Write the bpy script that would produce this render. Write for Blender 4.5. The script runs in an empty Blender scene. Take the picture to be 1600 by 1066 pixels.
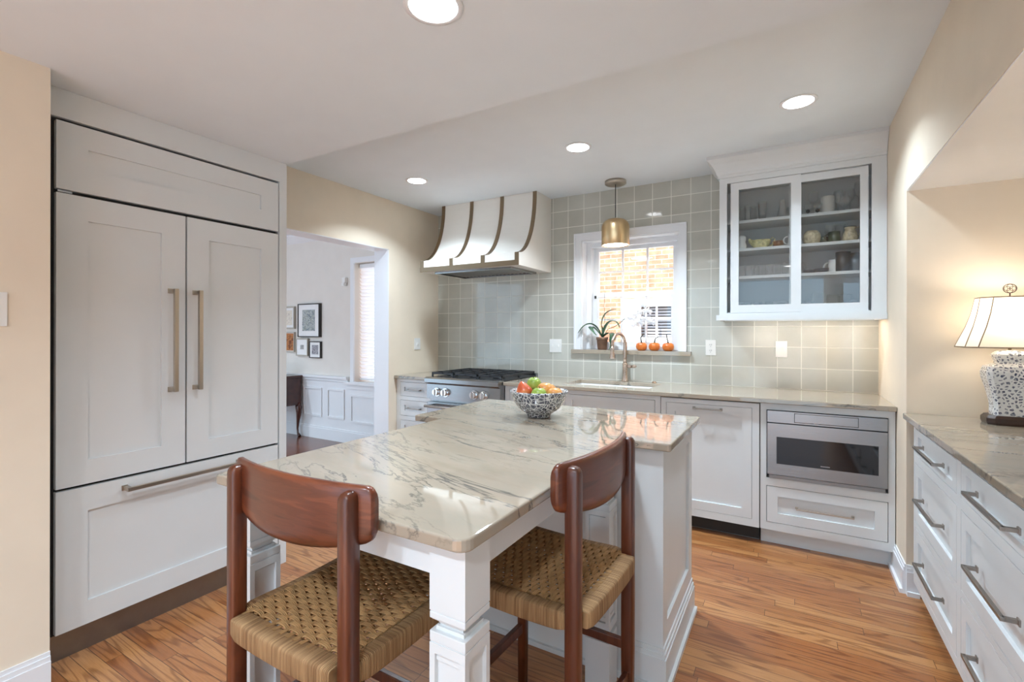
import bpy, bmesh, math, random
from mathutils import Vector, Matrix
random.seed(7)
PI = math.pi
SC = bpy.context.scene
COL = SC.collection

# ------------------------------------------------------------------ camera
F_PX = 746.56
cd = bpy.data.cameras.new('camera'); cam = bpy.data.objects.new('camera', cd); COL.objects.link(cam)
cd.sensor_width = 36.0; cd.lens = F_PX / 1600 * 36.0
cd.shift_y = (519.48 - 533.0) / 1600.0
cd.clip_start = 0.05; cd.clip_end = 200
CAM = Vector((3.2025, -3.9639, 1.317)); YAW = 0.5265
cam.location = CAM
cam.rotation_euler = (PI / 2, -0.0017, YAW)
SC.camera = cam

# ------------------------------------------------------------------ world, sun, exposure
w = bpy.data.worlds.new('daylight'); SC.world = w; w.use_nodes = True
bg = w.node_tree.nodes['Background']
bg.inputs[0].default_value = (0.60, 0.845, 1.08, 1); bg.inputs[1].default_value = .85
sd = bpy.data.lights.new('sun', 'SUN'); sun = bpy.data.objects.new('sun', sd); COL.objects.link(sun)
sd.energy = 7; sd.angle = 0.02; sd.color = (1, 0.96, 0.9)
sun.rotation_euler = (math.radians(38), 0, math.radians(-22))
SC.view_settings.view_transform = 'Standard'; SC.view_settings.look = 'None'
SC.view_settings.exposure = 1.62; SC.view_settings.gamma = 1.0
SC.view_settings.use_curve_mapping = False

# ------------------------------------------------------------------ materials
def srgb(r, g, b):
    f = lambda c: (c / 12.92 if c <= .04045 else ((c + .055) / 1.055) ** 2.4)
    return (f(r / 255), f(g / 255), f(b / 255), 1)

class NT:
    def __init__(s, name):
        s.m = bpy.data.materials.new(name); s.m.use_nodes = True
        s.t = s.m.node_tree; s.n = s.t.nodes; s.b = s.n['Principled BSDF']; s.out = s.n['Material Output']
    def add(s, typ, **k):
        n = s.n.new('ShaderNode' + typ)
        for a, v in k.items():
            if a.startswith('i_'):
                n.inputs[a[2:].replace('_', ' ')].default_value = v
            else: setattr(n, a, v)
        return n
    def l(s, a, b): s.t.links.new(a, b)
    def coord(s, scale=(1, 1, 1), loc=(0, 0, 0), rot=(0, 0, 0)):
        c = s.add('TexCoord'); m = s.add('Mapping')
        m.inputs['Scale'].default_value = scale; m.inputs['Location'].default_value = loc; m.inputs['Rotation'].default_value = rot
        s.l(c.outputs['Object'], m.inputs[0]); return m.outputs[0]
    def ramp(s, fac, stops, interp='LINEAR'):
        r = s.add('ValToRGB'); r.color_ramp.interpolation = interp
        el = r.color_ramp.elements
        while len(el) < len(stops): el.new(0.5)
        for e, (p, c) in zip(el, stops):
            e.position = p; e.color = c if len(c) == 4 else (*c, 1)
        s.l(fac, r.inputs[0]); return r.outputs[0]
    def noise(s, vec, scale, detail=4, rough=.5, dist=0):
        n = s.add('TexNoise'); n.inputs['Scale'].default_value = scale; n.inputs['Detail'].default_value = detail
        n.inputs['Roughness'].default_value = rough; n.inputs['Distortion'].default_value = dist
        s.l(vec, n.inputs['Vector']); return n.outputs['Fac']
    def mix(s, fac, a, b, typ='MIX'):
        n = s.add('MixRGB', blend_type=typ)
        for i, v in ((0, fac), (1, a), (2, b)):
            if isinstance(v, (int, float)): n.inputs[i].default_value = v
            elif isinstance(v, tuple): n.inputs[i].default_value = v if len(v) == 4 else (*v, 1)
            else: s.l(v, n.inputs[i])
        return n.outputs[0]
    def math(s, op, a, b=0.0, c=None):
        n = s.add('Math', operation=op)
        for i, v in enumerate((a, b, c)):
            if v is None: continue
            if isinstance(v, (int, float)): n.inputs[i].default_value = v
            else: s.l(v, n.inputs[i])
        return n.outputs[0]
    def bump(s, h, strength=.3, dist=.002):
        n = s.add('Bump'); n.inputs['Strength'].default_value = strength; n.inputs['Distance'].default_value = dist
        s.l(h, n.inputs['Height']); s.l(n.outputs[0], s.b.inputs['Normal'])
    def set(s, **k):
        for a, v in k.items(): s.b.inputs[a.replace('_', ' ')].default_value = v
        return s

def plain(name, col, rough=.5, metal=0., var=.04, nscale=6., bump=0., spec=.5, coat=0.):
    t = NT(name); t.set(Roughness=rough, Metallic=metal)
    t.b.inputs['Specular IOR Level'].default_value = spec
    t.b.inputs['Coat Weight'].default_value = coat
    v = t.coord(); f = t.noise(v, nscale, 3)
    a = tuple(c * (1 - var) for c in col[:3]) + (1,); b = tuple(min(1, c * (1 + var)) for c in col[:3]) + (1,)
    t.l(t.ramp(f, [(.3, a), (.7, b)]), t.b.inputs['Base Color'])
    if bump: t.bump(t.noise(v, nscale * 30, 3), bump, .001)
    return t.m

M = {}
M['cab'] = plain('cabinet_paint', (.70, .72, .725), .38, var=.012)
M['cream'] = plain('cream_paint', (.80, .70, .565), .75, var=.02, bump=.05, spec=.25)
M['wallwhite'] = plain('soft_white_paint', (.80, .79, .765), .7, var=.02, bump=.05, spec=.25)
M['dinwall'] = plain('dining_wall_paint', (.76, .72, .665), .75, var=.02, bump=.05, spec=.25)
M['ceil'] = plain('ceiling_paint', (.77, .825, .87), .85, var=.01, bump=.04, spec=.2)
M['trim'] = plain('trim_paint', (.80, .81, .83), .35, var=.01)
M['hoodwhite'] = plain('hood_paint', (.78, .75, .69), .45, var=.012)
M['black'] = plain('black_and_gap_shade', (.012, .012, .012), .6)  # flat black, also painted in for shade in gaps and recesses
M['iron'] = plain('cast_iron', (.018, .018, .02), .45, var=.3, nscale=40, bump=.15)
M['plastic'] = plain('switch_plastic', (.82, .81, .78), .3)
M['ceramic'] = plain('white_ceramic', (.86, .86, .85), .12, coat=.3)
M['sinkwhite'] = plain('white_fireclay', (.88, .88, .88), .15, coat=.4)
M['terracotta'] = plain('weathered_clay', srgb(128, 98, 80), .8, var=.2, nscale=30)
M['leaf'] = plain('orchid_leaf', srgb(70, 104, 78), .35, var=.3, nscale=12)
M['stem'] = plain('orchid_stem', srgb(92, 84, 62), .6, var=.2)
M['root'] = plain('orchid_root', srgb(150, 160, 150), .6, var=.2)
M['moss'] = plain('potting_bark', srgb(70, 52, 38), .9, var=.5, nscale=120, bump=.5)
M['candle'] = plain('candle_wax', (.88, .87, .84), .5)
M['darkmug'] = plain('dark_glaze', (.05, .05, .055), .3, var=.15)
M['greymug'] = plain('grey_glaze', (.22, .22, .23), .3, var=.1)
M['greenglass'] = plain('dark_green_glaze', (.06, .075, .04), .15, var=.4, nscale=60)
M['pumpkinstem'] = plain('dry_stem', srgb(52, 50, 42), .8)
M['screw'] = plain('outlet_slot', (.05, .05, .05), .5)
M['rubber'] = plain('black_cord', (.02, .02, .02), .5)
M['lampbase'] = plain('dark_wood_plinth', srgb(58, 40, 32), .3, var=.2)
M['mahogany'] = plain('mahogany', srgb(70, 34, 24), .25, var=.3, nscale=14, coat=.3)
M['petal'] = plain('orchid_petal', (.92, .91, .93), .5, var=.03)
M['petal'].node_tree.nodes['Principled BSDF'].inputs['Subsurface Weight'].default_value = .1

def metal(name, col, rough, stretch=(1, 1, 60), aniso=0.):
    t = NT(name); t.set(Roughness=rough, Metallic=1.0)
    v = t.coord(stretch); f = t.noise(v, 30, 3, .6)
    t.l(t.ramp(f, [(.3, tuple(c * .96 for c in col)), (.7, tuple(min(1, c * 1.04) for c in col))]), t.b.inputs['Base Color'])
    t.l(t.math('MULTIPLY_ADD', f, .08, rough - .04), t.b.inputs['Roughness'])
    return t.m
M['steel'] = metal('brushed_steel', (.325, .32, .315), .26, (.15, .15, 60))
M['steeld'] = metal('dull_steel', (.30, .29, .28), .42, (60, 1, 1))
M['chrome'] = metal('polished_chrome', (.78, .78, .79), .10)
M['brass'] = metal('antique_brass', (.27, .20, .13), .38, (50, 50, 2))
M['brasslit'] = metal('satin_brass', (.72, .53, .30), .33, (1, 1, 70))
M['nickel'] = metal('brushed_nickel', (.50, .44, .37), .30, (30, 30, 3))
M['pewter'] = metal('pewter_pull', (.32, .29, .26), .35, (30, 30, 30))
M['copperish'] = metal('bronze_faucet', (.56, .44, .36), .27, (20, 20, 4))

def glassy(name, tint=(.96, .97, .97), rough=0.0, gl=1.0, ior=1.8, milk=0., pw=3.5):
    t = NT(name); t.n.remove(t.b); t.m.use_backface_culling = False
    tr = t.add('BsdfTransparent'); tr.inputs[0].default_value = (*tint, 1)
    g = t.add('BsdfGlossy'); g.inputs['Roughness'].default_value = rough; g.inputs[0].default_value = (gl, gl, gl, 1)
    fr = t.add('LayerWeight'); fr.inputs[0].default_value = .5
    fa = t.math('MULTIPLY_ADD', t.math('POWER', fr.outputs['Facing'], pw), ior - 1., .045)
    mx = t.add('MixShader'); t.l(fa, mx.inputs[0]); t.l(tr.outputs[0], mx.inputs[1]); t.l(g.outputs[0], mx.inputs[2])
    if milk:
        df = t.add('BsdfDiffuse'); df.inputs[0].default_value = (.9, .9, .9, 1); m2 = t.add('MixShader'); m2.inputs[0].default_value = milk
        t.l(mx.outputs[0], m2.inputs[1]); t.l(df.outputs[0], m2.inputs[2]); t.l(m2.outputs[0], t.out.inputs[0]); return t.m
    t.l(mx.outputs[0], t.out.inputs[0]); return t.m
M['pane'] = glassy('window_glass')
M['cabglass'] = glassy('cabinet_glass', (.88, .88, .87), 0., 1., 1.6)
M['glass'] = glassy('clear_glassware', (.96, .97, .97), .18, 1., 1.95, .14, 1.7)
M['greyglass'] = glassy('smoky_glassware', (.90, .91, .90), .18, 1., 1.95, .10, 1.7)

def emit(name, col, st):
    t = NT(name); t.n.remove(t.b); e = t.add('Emission'); e.inputs[0].default_value = (*col, 1); e.inputs[1].default_value = st
    t.l(e.outputs[0], t.out.inputs[0]); return t.m
M['lens'] = emit('lit_downlight_lens', (.95, .97, 1.0), 6)
M['bulb'] = emit('lit_bulb', (1, .89, .76), 7)
M['pendantglow'] = emit('lit_pendant_diffuser', (1, .92, .8), 9)
M['puck'] = emit('lit_puck_lens', (1, .88, .76), 42)

def translucent(name, col, mixf=.5):
    t = NT(name); t.n.remove(t.b)
    d = t.add('BsdfDiffuse'); d.inputs[0].default_value = (*col, 1)
    r = t.add('BsdfTranslucent'); r.inputs[0].default_value = (*col, 1)
    c = t.coord((90, 90, 90)); f = t.noise(c, 6, 2); cc = t.ramp(f, [(.3, tuple(x * .95 for x in col)), (.7, col)])
    t.l(cc, d.inputs[0])
    m = t.add('MixShader'); m.inputs[0].default_value = mixf
    t.l(d.outputs[0], m.inputs[1]); t.l(r.outputs[0], m.inputs[2]); t.l(m.outputs[0], t.out.inputs[0]); return t.m
M['shade'] = translucent('linen_shade', (.93, .87, .76), .5)
M['slat'] = translucent('blind_slat', (.96, .96, .97), .7)

# oak strip floor, boards running along X
def oak(name, tones, rough=.28):
    t = NT(name); t.set(Roughness=rough); t.b.inputs['Coat Weight'].default_value = .25; t.b.inputs['Coat Roughness'].default_value = .18
    v = t.coord()
    b = t.add('TexBrick', offset=0., squash=1.0)
    for k, x in (('Scale', 1.0), ('Mortar Size', .0011), ('Mortar Smooth', .3), ('Bias', 0.), ('Brick Width', .86), ('Row Height', .058)): b.inputs[k].default_value = x
    b.inputs['Color1'].default_value = (0, 0, 0, 1); b.inputs['Color2'].default_value = (1, 1, 1, 1); b.inputs['Mortar'].default_value = (.5, .5, .5, 1)
    s = t.add('SeparateXYZ'); t.l(v, s.inputs[0]); row = t.math('FLOOR', t.math('DIVIDE', s.outputs[1], .058))
    wnz = t.add('TexWhiteNoise', noise_dimensions='1D'); t.l(row, wnz.inputs['W']); cb = t.add('CombineXYZ')
    t.l(t.math('MULTIPLY_ADD', wnz.outputs['Value'], 7.3, s.outputs[0]), cb.inputs[0]); t.l(s.outputs[1], cb.inputs[1])
    t.l(cb.outputs[0], b.inputs['Vector'])
    rnd = b.outputs['Color']; mortar = b.outputs['Fac']
    off = t.add('VectorMath', operation='MULTIPLY_ADD'); t.l(rnd, off.inputs[0]); off.inputs[1].default_value = (9.1, 5.3, 3.7)
    t.l(v, off.inputs[2])
    m = t.add('Mapping'); m.inputs['Scale'].default_value = (1.0, 10, 1); t.l(off.outputs[0], m.inputs[0])
    wn = t.noise(m.outputs[0], 1.1, 1.5, .4)
    rings = t.math('MULTIPLY_ADD', t.math('SINE', t.math('MULTIPLY', wn, 64)), .5, .5)
    fm = t.add('Mapping'); fm.inputs['Scale'].default_value = (5, 150, 1); t.l(off.outputs[0], fm.inputs[0])
    fine = t.noise(fm.outputs[0], 2.2, 4, .65)
    base = t.ramp(rnd, [(0, tones[0]), (.35, tones[1]), (.7, tones[2]), (1, tones[3])])
    ringm = t.ramp(rings, [(.0, (.50, .40, .32)), (.26, (.95, .94, .93)), (1, (1.0, 1.0, 1.0))])
    c = t.mix(.75, base, ringm, 'MULTIPLY')
    c = t.mix(.55, c, t.ramp(fine, [(.32, (.66, .56, .48)), (.60, (1.06, 1.05, 1.04))]), 'MULTIPLY')
    c = t.mix(mortar, c, (.06, .028, .014))
    t.l(c, t.b.inputs['Base Color'])
    h = t.math('SUBTRACT', t.math('MULTIPLY', fine, .3), mortar)
    t.bump(h, .25, .0012); return t.m
M['oak'] = oak('oak_strip_floor', [srgb(158, 98, 54), srgb(176, 118, 70), srgb(188, 134, 84), srgb(166, 106, 60)])
M['oakdark'] = oak('dark_oak_floor', [srgb(112, 62, 44), srgb(128, 76, 56), srgb(104, 58, 44), srgb(136, 84, 60)], .2)

def quartzite(name, rot=0.):
    t = NT(name); t.set(Roughness=.035); t.b.inputs['Specular IOR Level'].default_value = .8
    v = t.coord(rot=(0, 0, rot))
    m1 = t.add('Mapping'); m1.inputs['Scale'].default_value = (.6, 2.5, 1.2); t.l(v, m1.inputs[0])
    def vein(scale, detail, rgh, dist, wd):
        n = t.noise(m1.outputs[0], scale, detail, rgh, dist)
        return t.math('SUBTRACT', 1.0, t.math('MINIMUM', 1.0, t.math('DIVIDE', t.math('ABSOLUTE', t.math('SUBTRACT', n, .5)), wd)))
    v1 = vein(1.8, 8, .60, .6, .0125); v2 = vein(4.2, 7, .58, .35, .013)
    soft = vein(2.4, 5, .6, .8, .11)
    gate = t.ramp(t.noise(v, 2.1, 3), [(.42, (0, 0, 0)), (.62, (1, 1, 1))])
    gate2 = t.ramp(t.noise(v, 3.3, 3, .5), [(.36, (.25, .25, .25)), (.54, (1, 1, 1))])
    cloud = t.ramp(t.noise(m1.outputs[0], 2.6, 6, .6, .6), [(.25, srgb(152, 136, 117)), (.5, srgb(165, 151, 134)), (.75, srgb(158, 148, 133))])
    c = t.mix(t.math('MULTIPLY', soft, .28), cloud, srgb(150, 144, 128))
    c = t.mix(t.math('MULTIPLY', t.math('MULTIPLY', v1, gate2), .82), c, srgb(78, 78, 76))
    c = t.mix(t.math('MULTIPLY', t.math('MULTIPLY', v2, gate), .6), c, srgb(104, 98, 88))
    t.l(c, t.b.inputs['Base Color']); return t.m
M['stone'] = quartzite('quartzite')
M['stone2'] = quartzite('quartzite_cross', .3)

def tiles():
    t = NT('glazed_square_tile'); v = t.coord()
    s = t.add('SeparateXYZ'); t.l(v, s.inputs[0]); cb = t.add('CombineXYZ')
    P = .1495
    t.l(t.math('SUBTRACT', s.outputs[0], 1.333 - P * 20 - .002), cb.inputs[0]); t.l(t.math('SUBTRACT', s.outputs[2], 1.0665 - P * 10 - .002), cb.inputs[1])
    b = t.add('TexBrick', offset=0., squash=1.0)
    for k, x in (('Scale', 1.0), ('Mortar Size', .0030), ('Mortar Smooth', .15), ('Bias', 0.), ('Brick Width', P), ('Row Height', P)): b.inputs[k].default_value = x
    b.inputs['Color1'].default_value = (0, 0, 0, 1); b.inputs['Color2'].default_value = (1, 1, 1, 1)
    t.l(cb.outputs[0], b.inputs['Vector'])
    base = t.ramp(b.outputs['Color'], [(0, srgb(184, 181, 168)), (.5, srgb(191, 189, 177)), (1, srgb(198, 197, 186))])
    cl = t.noise(v, 5, 3); base = t.mix(.25, base, t.ramp(cl, [(.3, srgb(158, 160, 153)), (.7, srgb(208, 207, 200))]))
    c = t.mix(b.outputs['Fac'], base, srgb(226, 224, 214))
    t.l(c, t.b.inputs['Base Color'])
    t.l(t.math('MULTIPLY_ADD', b.outputs['Fac'], .5, .07), t.b.inputs['Roughness'])
    h = t.math('ADD', t.math('MULTIPLY', b.outputs['Fac'], -1.0), t.math('MULTIPLY', t.noise(v, 9, 2), .9))
    t.bump(h, .35, .002); return t.m
M['tile'] = tiles()

def teak(name, stretch, k=1.):
    t = NT(name); t.set(Roughness=.3); t.b.inputs['Coat Weight'].default_value = .3; t.b.inputs['Coat Roughness'].default_value = .2
    v = t.coord(stretch); n = t.noise(v, 2.0, 4, .55, .3); r = t.math('SINE', t.math('MULTIPLY', n, 34))
    c = t.ramp(n, [(.3, srgb(66, 33, 21)), (.5, srgb(88, 45, 29)), (.72, srgb(106, 58, 37))])
    c = t.mix(.5, c, t.ramp(r, [(.0, (.62, .55, .5)), (.5, (1, 1, 1))]), 'MULTIPLY')
    if k != 1.: c = t.mix(1., c, (k, k * .90, k * .74), 'MULTIPLY')
    t.l(c, t.b.inputs['Base Color']); return t.m
M['teak'] = teak('teak_post', (9, 9, .9), 1.08); M['teakx'] = teak('teak_back', (1.2, 5, 13), 1.45)
def cord(name, axis):
    t = NT(name); t.set(Roughness=.75); v = t.coord(); s = t.add('SeparateXYZ'); t.l(v, s.inputs[0])
    x = t.math('ADD', s.outputs[axis], t.math('MULTIPLY', t.noise(v, 30, 2), .0022))
    h = t.math('ABSOLUTE', t.math('SINE', t.math('MULTIPLY', x, PI / .0042)))
    mm = t.add('Mapping'); mm.inputs['Scale'].default_value = (160, 6, 6) if axis == 0 else (6, 160, 6); t.l(v, mm.inputs[0]); n = t.noise(mm.outputs[0], 1., 3)
    c = t.ramp(n, [(.3, srgb(124, 88, 52)), (.7, srgb(182, 144, 100))])
    c = t.mix(.7, c, t.ramp(h, [(0, (.42, .36, .3)), (.5, (1, 1, 1))]), 'MULTIPLY')
    t.l(c, t.b.inputs['Base Color']); t.bump(h, .8, .0016); return t.m
M['cordx'] = cord('paper_cord_x', 0); M['cordy'] = cord('paper_cord_y', 1)
M['cord'] = plain('paper_cord', srgb(168, 128, 82), .8, var=.18, nscale=40, bump=.2)

def bluewhite(name, scale, dens, dark=srgb(34, 38, 66)):
    t = NT(name); t.set(Roughness=.15); t.b.inputs['Coat Weight'].default_value = .4
    v = t.coord()
    n = t.noise(v, scale * .35, 3, .5, 1.2)
    vo = t.add('TexVoronoi', feature='DISTANCE_TO_EDGE'); vo.inputs['Scale'].default_value = scale; t.l(v, vo.inputs['Vector'])
    a = t.ramp(vo.outputs[0], [(dens, (0, 0, 0)), (dens + .05, (1, 1, 1))])
    n2 = t.noise(v, scale * 1.6, 4, .6, 1.5)
    bb = t.ramp(n2, [(.47, (0, 0, 0)), (.49, (1, 1, 1)), (.52, (1, 1, 1)), (.54, (0, 0, 0))])
    c = t.mix(a, (.80, .80, .78), dark)
    c = t.mix(t.math('MULTIPLY', bb, .8), c, (.80, .80, .78))
    t.l(c, t.b.inputs['Base Color']); return t.m
M['bowl'] = bluewhite('blue_white_bowl', 52, .04)
M['jar'] = bluewhite('blue_white_jar', 72, .16, srgb(62, 70, 98))
M['floral'] = plain('floral_china', srgb(214, 204, 150), .2, var=.35, nscale=55)
M['floral2'] = plain('floral_china_warm', srgb(206, 190, 160), .2, var=.3, nscale=60)
M['amber'] = plain('amber_pottery', srgb(150, 104, 66), .3, var=.4, nscale=60)

def fruitm(name, stops, axis=2, sc=9):
    t = NT(name); t.set(Roughness=.35); v = t.coord(); f = t.noise(v, sc, 4, .6, .5)
    t.l(t.ramp(f, stops), t.b.inputs['Base Color']); return t.m
M['redpear'] = fruitm('red_pear_skin', [(.3, srgb(176, 62, 40)), (.5, srgb(204, 92, 52)), (.75, srgb(220, 150, 86))])
M['green'] = fruitm('green_apple_skin', [(.3, srgb(120, 150, 52)), (.7, srgb(176, 196, 96))])
M['peach'] = fruitm('peach_skin', [(.3, srgb(206, 110, 66)), (.5, srgb(222, 158, 84)), (.75, srgb(226, 190, 120))])
M['pumpkin'] = fruitm('pumpkin_skin', [(.3, srgb(204, 98, 34)), (.7, srgb(232, 138, 58))])

def brickm():
    t = NT('neighbour_brick'); t.set(Roughness=.9); v = t.coord(); s = t.add('SeparateXYZ'); t.l(v, s.inputs[0]); cb = t.add('CombineXYZ')
    t.l(s.outputs[0], cb.inputs[0]); t.l(s.outputs[2], cb.inputs[1])
    b = t.add('TexBrick', offset=.5)
    for k, x in (('Scale', 1.0), ('Mortar Size', .006), ('Mortar Smooth', .2), ('Bias', 0.), ('Brick Width', .215), ('Row Height', .076)): b.inputs[k].default_value = x
    b.inputs['Color1'].default_value = srgb(168, 112, 86); b.inputs['Color2'].default_value = srgb(138, 80, 58); b.inputs['Mortar'].default_value = srgb(178, 166, 152)
    t.l(cb.outputs[0], b.inputs['Vector'])
    n = t.noise(v, 7, 4)
    t.l(t.mix(.35, b.outputs['Color'], t.ramp(n, [(.3, srgb(116, 72, 54)), (.7, srgb(186, 158, 134))])), t.b.inputs['Base Color'])
    t.bump(b.outputs['Fac'], -.5, .004); return t.m
M['brick'] = brickm()
M['siding'] = plain('outside_white', (.85, .85, .86), .6)
M['darkwin'] = plain('dark_window_inside', (.05, .05, .07), .2)
M['blindout'] = plain('outside_blind', (.42, .42, .46), .5)
M['bounceground'] = plain('pale_bounce_ground', (.78, .78, .77), .9, var=.08)  # unseen ground, made pale to bounce sunlight up onto the ceiling

def artm(name, dark, light, scale, warm=None):
    t = NT(name); t.set(Roughness=.4); v = t.coord()
    n = t.noise(v, scale, 5, .7, 1.5)
    t.l(t.ramp(n, [(.42, dark), (.5, light), (.6, dark if warm is None else warm)]), t.b.inputs['Base Color']); return t.m
M['art1'] = artm('blue_grey_print', srgb(84, 98, 112), srgb(200, 208, 206), 26, srgb(120, 126, 116))
M['art2'] = artm('small_grey_print', srgb(70, 70, 74), srgb(200, 200, 198), 60)
M['art3'] = artm('small_blue_print', srgb(40, 44, 66), srgb(206, 206, 210), 40)
M['art4'] = artm('orange_painting', srgb(112, 62, 34), srgb(196, 128, 72), 9, srgb(90, 60, 40))
M['art5'] = artm('cream_sketch', srgb(222, 214, 196), srgb(232, 226, 212), 20, srgb(190, 180, 170))
M['mat'] = plain('picture_mat', (.84, .84, .83), .6)
M['frameblack'] = plain('black_frame', (.02, .018, .016), .3)
M['framegold'] = plain('silver_gilt_frame', (.45, .42, .36), .4)

# ------------------------------------------------------------------ mesh builder
class Fr:  # a frame for vertical faces: a across, b up, n outwards
    def __init__(s, kind, plane): s.k = kind; s.p = plane
    def __call__(s, a, b, n):
        if s.k == '-y': return Vector((a, s.p - n, b))
        if s.k == '+x': return Vector((s.p + n, a, b))
        if s.k == '-x': return Vector((s.p - n, a, b))
        if s.k == '+z': return Vector((a, b, s.p + n))

class MB:
    def __init__(s): s.b = bmesh.new()
    def hull8(s, p, bev=0.):
        v = [s.b.verts.new(q) for q in p]
        f = [s.b.faces.new([v[i] for i in ix]) for ix in ((0, 3, 2, 1), (4, 5, 6, 7), (0, 1, 5, 4), (1, 2, 6, 5), (2, 3, 7, 6), (3, 0, 4, 7))]
        if bev:
            e = set(); [e.update(q.edges) for q in f]
            bmesh.ops.bevel(s.b, geom=list(e), offset=bev, segments=2, profile=.6, affect='EDGES')
        return s
    def box(s, x0, x1, y0, y1, z0, z1, bev=0.):
        return s.hull8([(x0, y0, z0), (x1, y0, z0), (x1, y1, z0), (x0, y1, z0), (x0, y0, z1), (x1, y0, z1), (x1, y1, z1), (x0, y1, z1)], bev)
    def fb(s, F, a0, a1, b0, b1, n0, n1, bev=0.):
        return s.hull8([F(a0, b0, n0), F(a1, b0, n0), F(a1, b0, n1), F(a0, b0, n1), F(a0, b1, n0), F(a1, b1, n0), F(a1, b1, n1), F(a0, b1, n1)], bev)
    def plate(s, F, outer, holes, n0, n1, loose=()):
        A = sorted({outer[0], outer[1], *[h[0] for h in holes], *[h[1] for h in holes], *loose}); B = sorted({outer[2], outer[3], *[h[2] for h in holes], *[h[3] for h in holes]})
        A = [a for a in A if outer[0] <= a <= outer[1]]; B = [b for b in B if outer[2] <= b <= outer[3]]
        def solid(i, j):
            if i < 0 or j < 0 or i >= len(A) - 1 or j >= len(B) - 1: return False
            a = (A[i] + A[i + 1]) / 2; b = (B[j] + B[j + 1]) / 2
            return not any(h[0] < a < h[1] and h[2] < b < h[3] for h in holes)
        V = {}
        def v(i, j, n):
            k = (i, j, n)
            if k not in V: V[k] = s.b.verts.new(F(A[i], B[j], n1 if n else n0))
            return V[k]
        for i in range(len(A) - 1):
            for j in range(len(B) - 1):
                if not solid(i, j): continue
                s.b.faces.new([v(i, j, 1), v(i + 1, j, 1), v(i + 1, j + 1, 1), v(i, j + 1, 1)])
                s.b.faces.new([v(i, j, 0), v(i, j + 1, 0), v(i + 1, j + 1, 0), v(i + 1, j, 0)])
                for di, dj, e in ((-1, 0, ((i, j), (i, j + 1))), (1, 0, ((i + 1, j + 1), (i + 1, j))), (0, -1, ((i + 1, j), (i, j))), (0, 1, ((i, j + 1), (i + 1, j + 1)))):
                    if not solid(i + di, j + dj):
                        p, q = e
                        s.b.faces.new([v(*p, 0), v(*p, 1), v(*q, 1), v(*q, 0)])
        return s
    def shaker(s, F, a0, a1, b0, b1, n0, n1, rail=.055, rec=.012, rb=None, rt=None):
        rb = rb or rail; rt = rt or rail
        s.plate(F, (a0, a1, b0, b1), [(a0 + rail, a1 - rail, b0 + rb, b1 - rt)], n0, n1)
        s.fb(F, a0 + rail - .002, a1 - rail + .002, b0 + rb - .002, b1 - rt + .002, n0 + .001, n1 - rec)
        return s
    def ring(s, c, ax, r, n, u=None):
        ax = Vector(ax).normalized()
        if u is None: u = ax.orthogonal().normalized()
        w = ax.cross(u)
        return [s.b.verts.new(Vector(c) + r * (math.cos(2 * PI * k / n) * u + math.sin(2 * PI * k / n) * w)) for k in range(n)]
    def skin(s, rings, cap=True, smooth=True, c0=True, c1=True):
        for A, B in zip(rings, rings[1:]):
            n = len(A)
            for k in range(n):
                f = s.b.faces.new([A[k], A[(k + 1) % n], B[(k + 1) % n], B[k]]); f.smooth = smooth
        if cap:
            if c0: s.b.faces.new(rings[0][::-1])
            if c1: s.b.faces.new(rings[-1])
    def tube(s, pts, r, n=8, cap=True):
        pts = [Vector(p) for p in pts]; R = []; u = None
        for i, p in enumerate(pts):
            d = (pts[min(i + 1, len(pts) - 1)] - pts[max(i - 1, 0)]).normalized()
            if u is None: u = d.orthogonal().normalized()
            else: u = (u - d * u.dot(d)).normalized()
            R.append(s.ring(p, d, r[i] if isinstance(r, (list, tuple)) else r, n, u))
        s.skin(R, cap); return s
    def cyl(s, p, q, r, r2=None, n=24):
        return s.tube([p, q], [r, r if r2 is None else r2], n)
    def lathe(s, c, prof, n=32, ang=0., lobes=0, lamp=0., sx=1., sy=1., closed=False, c0=True, c1=True):
        c = Vector(c); R = []
        for r, z in prof:
            ring = []
            for k in range(n):
                a = 2 * PI * k / n + ang; rr = r * (1 - lamp * (abs(math.cos(lobes * a / 2)) if lobes else 0)) if lobes else r
                ring.append(s.b.verts.new(c + Vector((rr * sx * math.cos(a), rr * sy * math.sin(a), z))))
            R.append(ring)
        s.skin(R + [R[0]] if closed else R, not closed, True, c0, c1); return s
    def sheet(s, rows, thick=0., smooth=True):  # rows of points
        V = [[s.b.verts.new(p) for p in r] for r in rows]
        for i in range(len(V) - 1):
            for j in range(len(V[0]) - 1):
                f = s.b.faces.new([V[i][j], V[i][j + 1], V[i + 1][j + 1], V[i + 1][j]]); f.smooth = smooth
        return s
    def prism(s, poly, d, bev=0.):  # poly: list of 3d points, d: extrude vector
        a = [s.b.verts.new(p) for p in poly]; b = [s.b.verts.new(Vector(p) + Vector(d)) for p in poly]
        f = [s.b.faces.new(a[::-1]), s.b.faces.new(b)]
        n = len(a)
        for k in range(n): f.append(s.b.faces.new([a[k], a[(k + 1) % n], b[(k + 1) % n], b[k]]))
        if bev:
            e = set(); [e.update(q.edges) for q in f]
            bmesh.ops.bevel(s.b, geom=list(e), offset=bev, segments=3, profile=.5, affect='EDGES')
        return s
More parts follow.
